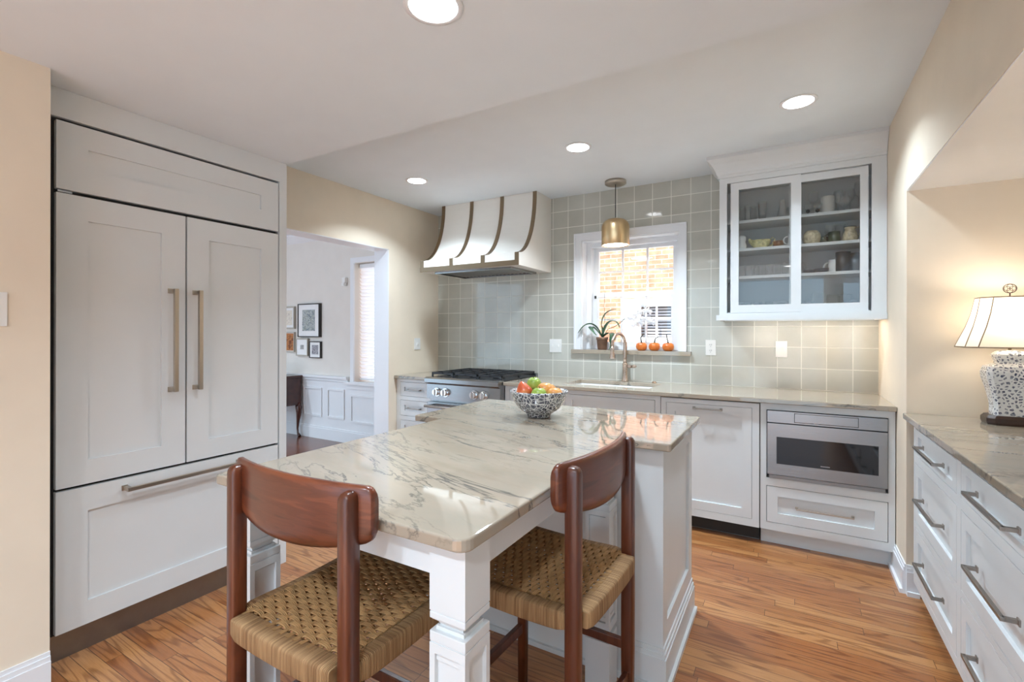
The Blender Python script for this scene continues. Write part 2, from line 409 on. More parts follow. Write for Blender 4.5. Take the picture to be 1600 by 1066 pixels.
    def build(s, name, mat, parent=None, origin=None, solid=0.):
        bmesh.ops.recalc_face_normals(s.b, faces=s.b.faces[:])
        if parent is not None: o = ORG[parent]
        elif origin is not None: o = Vector(origin)
        else:
            xs = [v.co for v in s.b.verts]
            o = Vector(((min(v.x for v in xs) + max(v.x for v in xs)) / 2, (min(v.y for v in xs) + max(v.y for v in xs)) / 2, min(v.z for v in xs)))
        bmesh.ops.translate(s.b, verts=s.b.verts[:], vec=-o)
        me = bpy.data.meshes.new(name); s.b.to_mesh(me); s.b.free()
        me.materials.append(M[mat] if isinstance(mat, str) else mat)
        ob = bpy.data.objects.new(name, me); COL.objects.link(ob)
        if parent is not None: ob.parent = parent; ORG[ob] = o
        else: ob.location = o; ORG[ob] = o
        if solid:
            md = ob.modifiers.new('thickness', 'SOLIDIFY'); md.thickness = solid; md.offset = 0
        return ob
ORG = {}
def tag(o, label, cat, group=None):
    o['label'] = label; o['category'] = cat
    if group: o['group'] = group
    return o
def thing(name, label, cat, loc, group=None):
    o = bpy.data.objects.new(name, None); COL.objects.link(o); o.location = loc; o.empty_display_size = .05
    ORG[o] = Vector(loc); return tag(o, label, cat, group)
def struct(name, mb, mat, parent=None, origin=(0, 0, 0)):
    o = mb.build(name, mat, parent, origin if parent is None else None)
    if parent is None: o['kind'] = 'structure'
    return o
def kid_children(o): return [c for c in bpy.data.objects if c.parent is o]
def dup(root, loc, rotz=0.):
    r = root.copy(); COL.objects.link(r); r.location = loc; r.rotation_euler = (0, 0, rotz)
    for ch in kid_children(root):
        c = ch.copy(); COL.objects.link(c); c.parent = r
        for g in kid_children(ch):
            d = g.copy(); COL.objects.link(d); d.parent = c
    return r

def pix(u, v, ax, val):   # a measured point of the place, from its bearing and one known coordinate
    a = (u - 800) / F_PX; b = (v - 519.48) / F_PX; s, c = math.sin(YAW), math.cos(YAW)
    d = Vector((-s + a * c, c + a * s, -b)); i = 'xyz'.index(ax); t = (val - CAM[i]) / d[i]
    return CAM + t * d

W = 3.712; H1 = 2.539; H2 = 2.279; YST = -2.2456; YN = -.88; ZN = 2.036; XP = .865; YB = -6.6
YW = Fr('-y', 0.); 
# ------------------------------------------------------------------ the room
struct('floor', MB().box(-.09, 4.6, YB, .0, -.05, 0), 'oak')
struct('floor_dining', MB().box(-4.6, -.09, -4.4, .0, -.05, 0), 'oakdark')
OPN = (1.609, 2.443, 1.150, 2.127)
struct('wall_back', MB().plate(YW, (0, W, 0, H1), [OPN], -.24, 0), 'tile')
struct('ceiling', MB().box(-.18, 4.6, YST, .24, H1, H1 + .06), 'ceil')
struct('ceiling_lowered', MB().box(-.18, 4.6, YB, YST, H2, H1 + .06), 'ceil')
DR = (-2.12, -.718, 0, 2.083)
struct('wall_left', MB().plate(Fr('+x', 0.), (-2.30, 0.0, 0, H1), [(DR[0], DR[1], -.01, DR[3])], -.18, 0), 'cream')
# painted lining of the doorway
mb = MB(); mb.box(-.182, -.002, DR[1] - .006, DR[1], 0, DR[3] - .006); mb.box(-.182, -.002, DR[0], DR[1] - .006, DR[3] - .006, DR[3]); mb.box(-.182, -.002, DR[0], DR[0] + .006, 0, DR[3] - .006)
struct('trim_doorway', mb, 'trim')
struct('wall_pillar', MB().box(-.18, XP, YB, -3.302, 0, H2), 'cream')
mb = MB(); mb.box(W, W + .16, YN, .24, 0, H1); mb.box(W, W + .16, YB, YN, ZN, H1); mb.box(W, W + .16, YB, -5.0, 0, ZN)
struct('wall_right', mb, 'cream')
struct('wall_niche_end', MB().box(W + .16, 4.6, YN, YN + .12, 0, ZN + .05), 'cream')
struct('wall_niche_back', MB().box(4.42, 4.6, -5.0, YN, 0, ZN + .05), 'cream')
struct('ceiling_niche', MB().box(W + .002, 4.42, -5.0, YN, ZN - .004, ZN + .05), 'trim')
def baseboard(name, F, a0, a1, ext0=0., ext1=0., h=.15):
    mb = MB(); mb.fb(F, a0, a1, 0, h * .78, 0, .014); mb.fb(F, a0, a1, h * .78, h * .9, 0, .010); mb.fb(F, a0, a1, h * .9, h, 0, .006)
    mb.fb(F, a0 - ext0, a1 + ext1, 0, .022, .014, .027)
    return struct(name, mb, 'trim')
baseboard('baseboard_right', Fr('-x', W), YN, -.56, 0, 0)
baseboard('baseboard_pier', Fr('-y', YN), W, W + .05)
baseboard('baseboard_left', Fr('+x', XP), -5.5, -3.302)
baseboard('baseboard_pillar_end', Fr('+x', 0), -.717, -.62)

# ------------------------------------------------------------------ dining room seen through the doorway
struct('wall_dining', MB().plate(Fr('-y', -.03), (-4.6, -.18, 0, 2.56), [(-1.225, -.45, .73, 2.13)], -.22, 0), 'dinwall')
struct('wall_dining_left', MB().box(-4.7, -4.6, -4.4, .2, 0, 2.56), 'dinwall')
struct('ceiling_dining', MB().box(-4.7, -.18, -4.4, .24, 2.552, 2.62), 'ceil')
mb = MB(); DW = Fr('-y', -.03)
mb.fb(DW, -4.6, -1.30, 0, .72, 0, .008); mb.fb(DW, -1.30, -.185, 0, .70, 0, .008)
mb.fb(DW, -4.6, -1.32, .755, .785, 0, .045); mb.fb(DW, -4.6, -1.32, .72, .755, 0, .024)
for a0, a1, b0, b1 in ((-2.62, -2.20, .27, .63), (-2.13, -1.79, .27, .63), (-1.69, -1.385, .27, .63), (-1.28, -.50, .25, .58)):
    mb.plate(DW, (a0, a1, b0, b1), [(a0 + .022, a1 - .022, b0 + .022, b1 - .022)], .008, .022)
struct('trim_wainscot', mb, 'trim')
mb = MB(); mb.fb(DW, -4.6, -.185, 0, .13, .008, .024); mb.fb(DW, -4.6, -.185, .13, .15, .008, .018); struct('baseboard_dining', mb, 'trim')
mb = MB(); mb.prism([(-4.6, -.03, 2.552), (-4.6, -.12, 2.552), (-4.6, -.115, 2.53), (-4.6, -.06, 2.48), (-4.6, -.03, 2.455)], (4.4, 0, 0)); struct('trim_crown_dining', mb, 'trim')
mb = MB(); mb.plate(DW, (-1.281, -.38, .70, 2.19), [(-1.225, -.45, .735, 2.13)], 0, .02); mb.fb(DW, -1.36, -.30, .70, .73, .0, .05); mb.fb(DW, -1.30, -.36, .645, .70, 0, .018)
struct('window_2', mb, 'trim')
bl = thing('window_blind', 'white horizontal slat blind lowered over the dining room window', 'blind', (-.84, .03, .75))
mb = MB()
z = .785
while z < 2.07:
    mb.prism([(-1.215, .036, z + .0165), (-1.215, .038, z + .018), (-1.215, .064, z - .0165), (-1.215, .062, z - .018)], (.755, 0, 0))
    z += .0425
mb.build('slats', 'slat', bl)
MB().box(-1.215, -.46, .03, .085, 2.075, 2.12, .003).build('headrail', 'trim', bl)
MB().box(-1.215, -.46, .035, .075, .752, .770, .003).build('bottom_rail', 'trim', bl)
struct('window_2_glass', MB().box(-1.225, -.45, .14, .145, .73, 2.13), 'pane')

# sideboard with cabriole legs
sb = thing('sideboard', 'dark mahogany sideboard with curved cabriole legs beyond the doorway', 'sideboard', (-2.7, -.31, 0))
mb = MB(); mb.box(-3.28, -2.14, -.53, -.08, .40, .745, .004); mb.build('carcass', 'mahogany', sb)
MB().box(-3.31, -2.115, -.555, -.065, .745, .772, .006).build('top', 'mahogany', sb)
mb = MB(); mb.box(-3.0, -2.42, -.535, -.53, .52, .70, .002); mb.build('drawer_front', 'mahogany', sb)
for x, y in ((-2.165, -.105), (-2.165, -.505), (-3.255, -.105), (-3.255, -.505)):
    sx = 1 if x > -2.7 else -1
    pts = [(x, y, .42), (x + sx * .016, y, .36), (x + sx * .020, y, .30), (x + sx * .004, y, .20), (x - sx * .008, y, .10), (x - sx * .002, y, .045), (x + sx * .02, y, .018), (x + sx * .034, y, .002)]
    MB().tube(pts, [.035, .040, .032, .020, .013, .012, .020, .022], 10).build('leg', 'mahogany', sb)
tag(MB().lathe((-2.33, -.30, .773), [(.03, 0), (.035, .008), (.08, .04), (.115, .085), (.108, .085), (.07, .045), (.0, .018)], 28).build('decorative_bowl', 'mahogany'), 'brown wooden bowl standing on the mahogany sideboard', 'bowl')
def picture(x0, x1, z0, z1, frm, art, fw, mw, label, y=-.03, depth=.03, mh=None):
    t = thing('picture_frame', label, 'picture', ((x0 + x1) / 2, y - .012, z0), 'framed pictures on the dining room wall')
    F = Fr('-y', y - .001); mh = mh or mw
    MB().plate(F, (x0, x1, z0, z1), [(x0 + fw, x1 - fw, z0 + fw, z1 - fw)], 0, depth).build('frame', frm, t)
    MB().fb(F, x0 + fw, x1 - fw, z0 + fw, z1 - fw, .004, depth - .008).build('mat_board', 'mat', t)
    MB().fb(F, x0 + fw + mw, x1 - fw - mw, z0 + fw + mh, z1 - fw - mh, depth - .008, depth - .0065).build('print', art, t)
picture(-2.225, -1.81, 1.253, 1.673, 'frameblack', 'art1', .012, .075, 'largest framed print, blue grey drawing in white mat and black frame', depth=.04, mh=.065)
picture(-2.268, -2.035, 1.014, 1.236, 'framegold', 'art2', .014, .07, 'small print in a silver frame, left of the two small ones below the largest', depth=.035)
picture(-2.012, -1.80, .993, 1.200, 'frameblack', 'art3', .010, .035, 'small dark blue print in a thin black frame under the largest print')
picture(-2.62, -2.31, 1.357, 1.646, 'framegold', 'art5', .018, .03, 'cream sketch in a gilt frame partly hidden by the refrigerator panel, upper')
picture(-2.62, -2.31, 1.060, 1.316, 'framegold', 'art4', .010, .006, 'orange brown painting partly hidden by the refrigerator panel, below the cream sketch')
t = thing('motion_sensor', 'small white wall sensor beside the dining room window', 'sensor', (-1.37, -.05, 1.88))
MB().box(-1.40, -1.345, -.075, -.031, 1.90, 1.965, .008).build('housing', 'plastic', t)
MB().box(-1.395, -1.35, -.085, -.035, 1.865, 1.90, .01).build('lens', 'plastic', t)

# ------------------------------------------------------------------ kitchen window
mb = MB(); mb.plate(YW, (1.545, 2.499, 1.168, 2.190), [(1.609, 2.443, 1.168, 2.127)], 0.001, .016); mb.plate(YW, (1.545, 2.499, 1.168, 2.190), [(1.560, 2.484, 1.168, 2.175)], .016, .024)
mb.box(1.609, 1.620, 0, .235, 1.168, 2.127); mb.box(2.432, 2.443, 0, .235, 1.168, 2.127); mb.box(1.620, 2.432, 0, .235, 2.116, 2.127)
w1 = struct('window_1', mb, 'trim')
mb = MB(); FW = Fr('-y', .10)
mb.plate(FW, (1.62, 2.432, 1.169, 2.116), [(1.665, 2.405, 1.20, 2.075)], -.11, 0)
mb.build('window_frame', 'trim', w1)
def sash(name, yb, x0, x1, z0, z1, fw, bot, top, nx, nz):
    mb = MB(); F = Fr('-y', yb); gx0, gx1, gz0, gz1 = x0 + fw, x1 - fw, z0 + bot, z1 - top
    mb.plate(F, (x0, x1, z0, z1), [(gx0, gx1, gz0, gz1)], -.032, 0)
    for k in range(1, nx): mb.fb(F, gx0 + (gx1 - gx0) * k / nx - .008, gx0 + (gx1 - gx0) * k / nx + .008, gz0, gz1, -.026, -.006)
    for k in range(1, nz): mb.fb(F, gx0, gx1, gz0 + (gz1 - gz0) * k / nz - .008, gz0 + (gz1 - gz0) * k / nz + .008, -.025, -.007)
    o = mb.build(name, 'trim', w1); MB().fb(F, gx0, gx1, gz0, gz1, -.018, -.014).build('pane', 'pane', o)
sash('upper_sash', .165, 1.665, 2.405, 1.640, 2.075, .045, .03, .03, 3, 2)
sash('lower_sash', .125, 1.668, 2.402, 1.190, 1.672, .05, .045, .045, 3, 2)
MB().box(1.69, 1.702, .105, .125, 1.62, 1.645, .002).build('sash_latch', 'black', w1)
tag(MB().box(1.526, 2.536, -.04, .165, 1.133, 1.168, .003).build('window_sill', 'stone', origin=(0, 0, 0)), 'grey quartzite sill under the kitchen window', 'window sill')

# outside: the neighbour's brick house
nb = thing('neighbour_house', 'sunlit brick house with a white framed window seen through the kitchen window', 'house', (0, 4.0, -.3))
NF = Fr('-y', 4.0); NWX0, NWX1, NWZ0, NWZ1 = 1.02, 2.1, .45, 1.78
MB().plate(NF, (-.7, 12, -.6, 6.5), [(NWX0, NWX1, NWZ0, NWZ1)], -.3, 0).build('brick_wall', 'brick', nb)
mb = MB(); mb.plate(NF, (NWX0 - .26, NWX1 + .2, NWZ0 - .1, NWZ1 + .10), [(NWX0 + .03, NWX1 - .03, NWZ0 + .03, NWZ1 - .03)], -.05, .03)
mb.fb(NF, NWX0, NWX1, 1.15, 1.24, -.10, -.02)
for k in (.26, .52, .78): mb.fb(NF, NWX0 + (NWX1 - NWX0) * k - .012, NWX0 + (NWX1 - NWX0) * k + .012, NWZ0, NWZ1, -.10, -.05)
for z in (.85, 1.56): mb.fb(NF, NWX0, NWX1, z - .012, z + .012, -.10, -.05)
mb.build('window_trim', 'siding', nb)
MB().fb(NF, NWX0, NWX1, NWZ0, NWZ1, -.29, -.27).build('dark_interior', 'darkwin', nb)
mb = MB(); z = NWZ0 + .05
while z < NWZ1: mb.fb(NF, NWX0, NWX1, z, z + .028, -.2, -.17); z += .05
mb.build('blind', 'blindout', nb)
struct('ground', MB().box(-12, 16, .24, 4, -.62, -.55), 'bounceground')

# ------------------------------------------------------------------ refrigerator wall
XF = .71; FX = Fr('+x', XF)
mb = MB(); mb.plate(FX, (-3.300, YST - .001, 0, H2 - .001), [(-3.262, -2.290, -.01, 2.166)], -.022, 0.0)
mb.box(.002, XF - .022, -2.264, YST - .001, 0, H2 - .001); mb.box(.002, XF - .022, -3.300, -3.264, 0, H2 - .001); mb.box(.002, XF - .022, -3.264, -2.264, 2.20, H2 - .001)
tag(mb.build('refrigerator_surround', 'cab', origin=(0.36, -2.77, 0)), 'white painted panel surround enclosing the tall refrigerator', 'cabinet surround')
fr = thing('refrigerator', 'tall built-in refrigerator faced in white shaker panels, two doors over a drawer', 'refrigerator', (.36, -2.77, 0))
MB().box(.01, XF - .03, -3.258, -2.294, .11, 2.158).build('body', 'black', fr)
MB().box(.05, XF - .035, -3.25, -2.30, .0, .105).build('toe_kick', 'steeld', fr)
def frdoor(name, a0, a1, b0, b1, ra, rbm, rtp):
    mb = MB(); mb.shaker(FX, a0, a1, b0, b1, -.028, -.004, ra, .010, rbm, rtp); return mb.build(name, 'cab', fr)
frdoor('top_panel', -3.240, -2.296, 1.884, 2.154, .100, .102, .090)
dl = frdoor('door', -3.240, -2.7745, .692, 1.868, .100, .098, .098)
d2 = frdoor('door', -2.7665, -2.296, .692, 1.868, .100, .092, .098)
db = frdoor('freezer_drawer', -3.240, -2.296, .116, .680, .100, .095, .098)
def bar(F, a, b, ln, vert, n0, sec=.012, so=.042, name='handle', mat='nickel', parent=None, foot=.006):
    mb = MB(); h = ln / 2; s2 = sec / 2
    if vert:
        mb.fb(F, a - s2, a + s2, b - h, b + h, n0 + so - s2, n0 + so + s2, .0015)
        for q in (-1, 1):
            mb.fb(F, a - s2, a + s2, b + q * (h - s2 - .002) - s2, b + q * (h - s2 - .002) + s2, n0 + .004, n0 + so)
            mb.fb(F, a - s2 - foot, a + s2 + foot, b + q * (h - s2) - s2 - foot, b + q * (h - s2) + s2 + foot, n0, n0 + .004, .001)
    else:
        mb.fb(F, a - h, a + h, b - s2, b + s2, n0 + so - s2, n0 + so + s2, .0015)
        for q in (-1, 1):
            mb.fb(F, a + q * (h - s2 - .002) - s2, a + q * (h - s2 - .002) + s2, b - s2, b + s2, n0 + .004, n0 + so)
            mb.fb(F, a + q * (h - s2) - s2 - foot, a + q * (h - s2) + s2 + foot, b - s2 - foot, b + s2 + foot, n0, n0 + .004, .001)
    return mb.build(name, mat, parent)
bar(FX, -2.838, 1.278, .475, True, -.004, .017, .052, parent=dl, foot=.003)
bar(FX, -2.732, 1.278, .475, True, -.004, .017, .052, parent=d2, foot=.003)
bar(FX, -2.768, .640, .510, False, -.004, .016, .048, parent=db, foot=.003)
# hinge glints
MB().box(XF - .04, XF - .008, -3.235, -3.19, 1.872, 1.880).build('hinge', 'steel', fr)

# ------------------------------------------------------------------ base cabinets on the tiled wall
YF = -.6187; CF = Fr('-y', YF); CT = .914; UC = .885
def cabbody(x0, x1, t, mat='cab', toe=True, z0=.1036, holes=()):
    mb = MB(); mb.plate(CF, (x0, x1, z0, UC - .002), list(holes), -.020, 0)
    mb.box(x0, x0 + .018, YF + .02, -.003, z0, UC - .002); mb.box(x1 - .018, x1, YF + .02, -.003, z0, UC - .002); mb.box(x0 + .018, x1 - .018, YF + .02, -.003, z0, z0 + .018)
    mb.box(x0 + .018, x1 - .018, -.02, -.003, z0 + .018, UC - .002)
    mb.build('body', mat, t)
    MB().box(x0 + .019, x1 - .019, YF + .028, YF + .034, z0 + .02, UC - .02).build('gap_shade_sheet', 'black', t)  # black sheet behind the fronts, painting the shade in their gaps
    if toe: MB().box(x0 + (.0), x1, YF + .07, YF + .085, 0, z0 - .001).build('toe_kick', mat, t)
G = .003
def front(t, x0, x1, z0, z1, name='drawer', rail=.05, pull=None, h=None, plen=.15, mat='pewter', rb=None, rt=None):
    mb = MB(); mb.shaker(CF, x0 + G, x1 - G, z0 + G, z1 - G, -.020, 0.0, rail, .012, rb, rt)
    o = mb.build(name, 'cab', t)
    if pull: bar(CF, (x0 + x1) / 2 if h is None else h, pull, plen, False, 0.0, .009, .028, parent=o, mat=mat, foot=.003)
    return o
RX0, RX1 = .428, 1.192
t = thing('drawer_cabinet', 'narrow white drawer base cabinet left of the range', 'cabinet', (.21, -.31, 0))
hs = [(.05, .395, .722, .855), (.05, .395, .540, .686), (.05, .395, .135, .500)]
cabbody(.002, RX0 - .002, t, holes=hs)
for q, (a, b, c, d) in enumerate(hs): front(t, a, b, c, d, pull=(.785, .613, .33)[q], plen=.16, rail=.045)
t = thing('sink_cabinet', 'wide white base cabinet under the sink, right of the range', 'cabinet', (1.8, -.31, 0))
hs = [(1.235, 1.66, .722, .855), (1.235, 1.66, .135, .700), (1.725, 2.400, .69, .852), (1.725, 2.0625, .135, .665), (2.0625, 2.400, .135, .665)]
cabbody(RX1 + .002, 2.437, t, holes=hs)
front(t, *hs[0], pull=.79); front(t, *hs[1], name='door'); front(t, *hs[2], name='false_drawer', rail=.055, rb=.04, rt=.04); front(t, *hs[3], name='door'); front(t, *hs[4], name='door')
# dishwasher behind a panel
t = thing('dishwasher', 'panel-faced dishwasher between the sink cabinet and the microwave', 'dishwasher', (2.74, -.31, 0))
MB().box(2.446, 3.038, -.58, -.01, .02, .872).build('tub', 'black', t)
MB().plate(CF, (2.4415, 3.040, .1036, .876), [(2.476, 3.000, .150, .846)], -.018, .004).build('panel_frame', 'cab', t)
mb = MB(); mb.shaker(CF, 2.476 + .002, 3.0 - .002, .150 + .002, .846 - .002, -.016, .0035, .056, .012); o = mb.build('door_panel', 'cab', t)
bar(CF, 2.738, .820, .175, False, .004, .009, .028, parent=o, mat='pewter', foot=.004)
MB().box(2.446, 3.038, YF + .075, YF + .085, .002, .100).build('toe_kick', 'steeld', t)
# microwave cabinet
t = thing('microwave_cabinet', 'white base cabinet at the right end holding the microwave above one drawer', 'cabinet', (3.37, -.31, 0))
hs = [(3.079, 3.678, .424, .8435), (3.079, 3.678, .1503, .3756)]
cabbody(3.0455, W - .004, t, holes=hs)
o = front(t, *hs[1], rail=.058, pull=.262, plen=.285, mat='nickel')
mw = thing('microwave', 'stainless steel drawer microwave with dark glass built into the end cabinet', 'microwave', (3.378, -.56, .424))
XA, XB = 3.084, 3.673
MB().box(XA, XB, YF + .0, YF + .02, .43, .838).build('chassis', 'black', mw)
MB().plate(CF, (XA, XB, .770, .840), [(3.227, 3.541, .778, .833)], .0, .016).build('control_strip', 'steel', mw)
MB().fb(CF, 3.229, 3.539, .780, .831, .004, .017, .001).build('control_panel', 'steel', mw)
MB().plate(CF, (XA, XB, .452, .764), [(3.134, 3.632, .520, .684)], .0, .018).build('door', 'steel', mw)
MB().fb(CF, 3.132, 3.634, .518, .686, .004, .0165).build('door_glass', plain('black_oven_glass', (.012, .012, .014), .05, spec=.6), mw)
MB().fb(CF, 3.36, 3.405, .531, .537, .0165, .0172).build('maker_badge', 'steel', mw)
MB().fb(CF, XA + .01, XB - .01, .428, .448, .0, .012).build('vent_grille', 'steeld', mw)

# ------------------------------------------------------------------ worktops
def slab(name, F, outer, holes, label, mat='stone'):
    o = MB().plate(F, outer, holes, 0, .029).build(name, mat, origin=(0, 0, 0)); tag(o, label, 'countertop')
    md = o.modifiers.new('eased_edge', 'BEVEL'); md.width = .004; md.segments = 2; md.limit_method = 'ANGLE'
    return o
TZ = Fr('+z', UC)
slab('countertop', TZ, (.002, RX0 - .002, -.6535, -.002), [], 'short quartzite worktop left of the range')
slab('countertop', TZ, (RX1 + .002, W - .002, -.6535, -.002), [(1.66, 2.33, -.50, -.135)], 'long quartzite worktop with the sink, along the tiled wall')
t = thing('sink', 'white undermount sink below the kitchen window', 'sink', (2.0, -.32, .70))
mb = MB(); mb.plate(Fr('+z', .69), (1.652, 2.338, -.508, -.127), [(1.664, 2.326, -.496, -.139)], 0, .194); mb.box(1.652, 2.338, -.508, -.127, .68, .69); mb.build('basin', 'sinkwhite', t)
MB().lathe((2.0, -.25, .6905), [(.04, 0), (.045, .002), (.03, .003), (0, .001)], 24).build('drain', 'chrome', t)
# faucet
FXX, FYY = 2.028, -.085
fc = thing('faucet', 'brushed bronze gooseneck faucet with pull-down sprayer behind the sink', 'faucet', (FXX, FYY, CT))
MB().lathe((FXX, FYY, CT + .0005), [(.030, 0), (.031, .006), (.026, .012), (.022, .03), (.020, .05), (.0195, .13), (.022, .135), (.022, .145), (.019, .150), (.0, .151)], 28).build('body', 'copperish', fc)
dx, dy = -.30, -.95
pts = [(FXX, FYY, CT + .15)]
for z in (.20, .26, .31): pts.append((FXX, FYY, CT + z))
for k in range(1, 13):
    a = PI * k / 12; r = .088
    pts.append((FXX + dx * (r - r * math.cos(a)), FYY + dy * (r - r * math.cos(a)), CT + .31 + r * .95 * math.sin(a)))
ex = pts[-1]; pts.append((ex[0], ex[1], ex[2] - .02))
MB().tube(pts, [.0145] * 4 + [.0125] * 13, 14).build('spout', 'copperish', fc)
MB().lathe((ex[0], ex[1], ex[2] - .115), [(.0, .0), (.021, .0), (.023, .01), (.018, .04), (.0135, .06), (.015, .065), (.015, .075), (.012, .08), (.012, .10), (0, .10)], 20).build('sprayer', 'copperish', fc)
hd = MB(); hd.tube([(FXX + .015, FYY, CT + .125), (FXX + .055, FYY - .005, CT + .125)], .012, 14); hd.tube([(FXX + .055, FYY - .005, CT + .125), (FXX + .075, FYY - .006, CT + .126), (FXX + .095, FYY - .008, CT + .128)], [.009, .014, .009], 14)
hd.build('lever', 'copperish', fc)
MB().lathe((FXX + .255, FYY, CT + .0005), [(.016, 0), (.016, .008), (.010, .014), (.009, .02), (0, .022)], 16)
t = MB().lathe((FXX + .235, FYY + .01, CT + .0005), [(.018, 0), (.018, .006), (.012, .012), (0, .014)], 18).build('air_gap_cap', 'copperish'); tag(t, 'tiny bronze cap on the worktop right of the faucet', 'cap')

# ------------------------------------------------------------------ range
rg = thing('range', 'stainless steel gas range with four visible chrome knobs and black grates', 'range', (.81, -.34, 0))
MB().box(RX0 + .002, RX1 - .002, -.64, -.015, .09, .905).build('body', 'steel', rg)
mb = MB(); mb.prism([(RX0 + .002, -.64, .925), (RX0 + .002, -.700, .925), (RX0 + .002, -.722, .912), (RX0 + .002, -.722, .880), (RX0 + .002, -.69, .862), (RX0 + .002, -.69, .735), (RX0 + .002, -.64, .735)], (RX1 - RX0 - .004, 0, 0)); mb.build('control_panel', 'steel', rg)
MB().box(RX0 + .004, RX1 - .004, -.64, -.06, .905, .922, .003).build('cooktop', 'iron', rg)
MB().box(RX0 + .004, RX1 - .004, -.058, -.015, .905, .940, .004).build('backguard', 'steel', rg)
for k in range(3):
    x0 = RX0 + .012 + k * .247; x1 = x0 + .243; mb = MB(); zt = .962
    for x in (x0 + .006, x1 - .006, (x0 + x1) / 2): mb.box(x - .006, x + .006, -.635, -.065, zt - .018, zt, .002)
    for y in (-.629, -.5, -.35, -.2, -.071): mb.box(x0, x1, y - .006, y + .006, zt - .018, zt, .002)
    for x in (x0 + .006, x1 - .006):
        for y in (-.629, -.071, -.35): mb.box(x - .006, x + .006, y - .006, y + .006, .922, zt - .018)
    g = mb.build('grate', 'iron', rg)
    for y in (-.49, -.21):
        MB().lathe(((x0 + x1) / 2, y, .922), [(.05, 0), (.052, .008), (.040, .012), (.036, .02), (.0, .021)], 24).build('burner', 'iron', rg)
KX = [.548, .640, .940, 1.035]
def knob(x):
    mb = MB(); y = -.690; z = .797
    mb.cyl((x, y, z), (x, y - .008, z), .040, .037, 28); mb.cyl((x, y - .008, z), (x, y - .040, z), .030, .027, 28); 
    k = mb.build('knob', 'chrome', rg)
    MB().box(x - .005, x + .005, y - .052, y - .038, z - .026, z + .026, .002).build('grip', 'chrome', k)
for x in KX: knob(x)
MB().box(RX0 + .004, RX1 - .004, -.69, -.645, .12, .705, .004).build('oven_door', 'steel', rg)
MB().box(.56, 1.06, -.692, -.69, .30, .55).build('oven_window', 'black', rg)
mb = MB(); mb.tube([(RX0 + .03, -.752, .676), (RX1 - .03, -.752, .676)], .014, 16)
for x in (RX0 + .06, RX1 - .06): mb.box(x - .012, x + .012, -.75, -.69, .666, .690, .002)
mb.build('oven_handle', 'chrome', rg)
for x in (RX0 + .05, RX1 - .05):
    for y in (-.6, -.08): MB().cyl((x, y, 0), (x, y, .09), .018, None, 12).build('foot', 'steeld', rg)

# ------------------------------------------------------------------ range hood
HX0, HX1 = .283, 1.313; HB = 1.864
hd = thing('range_hood', 'white flared range hood with antique brass straps above the range', 'range hood', (.8, -.3, HB))
prof = [(-.605, HB), (-.605, 1.966)]
for k in range(1, 17):
    s = k / 16; prof.append((-.605 + .315 * math.sin(s * PI / 2) ** .92, 1.966 + (H1 - .001 - 1.966) * (1 - math.cos(s * PI / 2)) ** .93))
def strip(mb, x0, x1, off0, off1, pr=prof):
    import itertools
    P0 = []; P1 = []
    for i, (y, z) in enumerate(pr):
        a = pr[max(i - 1, 0)]; b = pr[min(i + 1, len(pr) - 1)]
        d = Vector((0, b[0] - a[0], b[1] - a[1])).normalized(); n = Vector((0, -d.z, d.y))
        P0.append(Vector((0, y, z)) + n * off0); P1.append(Vector((0, y, z)) + n * off1)
        if i == len(pr) - 1:
            P0[-1].z = z; P1[-1].z = z
        if i == 0: P0[-1].z = z; P1[-1].z = z
    A = []
    for p, q in zip(P0, P1):
        A.append([mb.b.verts.new((x0, p.y, p.z)), mb.b.verts.new((x1, p.y, p.z)), mb.b.verts.new((x1, q.y, q.z)), mb.b.verts.new((x0, q.y, q.z))])
    mb.skin(A, True, False)
mb = MB(); poly = [(HX0, -.002, HB + .012)] + [(HX0, y, z + (.012 if i == 0 else 0)) for i, (y, z) in enumerate(prof)] + [(HX0, -.002, H1 - .001)]
mb.prism(poly, (HX1 - HX0, 0, 0)); mb.build('shell', 'hoodwhite', hd)
for k in range(4):
    xc = HX0 + .018 + (HX1 - HX0 - .036) * k / 3
    mb = MB(); strip(mb, xc - .018, xc + .018, 0, .006); mb.build('brass_strap', 'brass', hd)
MB().box(HX0 - .001, HX1 + .001, -.616, -.605, HB - .002, HB + .040, .001).build('brass_rail', 'brass', hd)
mb = MB(); mb.plate(Fr('+z', HB), (HX0 + .001, HX1 - .001, -.604, -.003), [(HX0 + .13, HX1 - .10, -.56, -.10)], 0, .012); mb.build('underside', 'hoodwhite', hd)
mb = MB(); mb.plate(Fr('+z', HB - .018), (HX0 + .13, HX1 - .10, -.56, -.10), [(HX0 + .155, HX1 - .125, -.535, -.125)], 0, .03); li = mb.build('liner', 'steel', hd)
mb = MB(); x = HX0 + .17
while x < HX1 - .14: mb.hull8([(x, -.53, HB - .006), (x + .006, -.53, HB - .010), (x + .006, -.13, HB - .010), (x, -.13, HB - .006), (x + .022, -.53, HB + .012), (x + .028, -.53, HB + .010), (x + .028, -.13, HB + .010), (x + .022, -.13, HB + .012)]); x += .042
mb.build('baffle_filter', 'steeld', hd)
MB().box(HX0 + .15, HX1 - .12, -.54, -.12, HB + .02, HB + .024).build('filter_recess', 'black', hd)

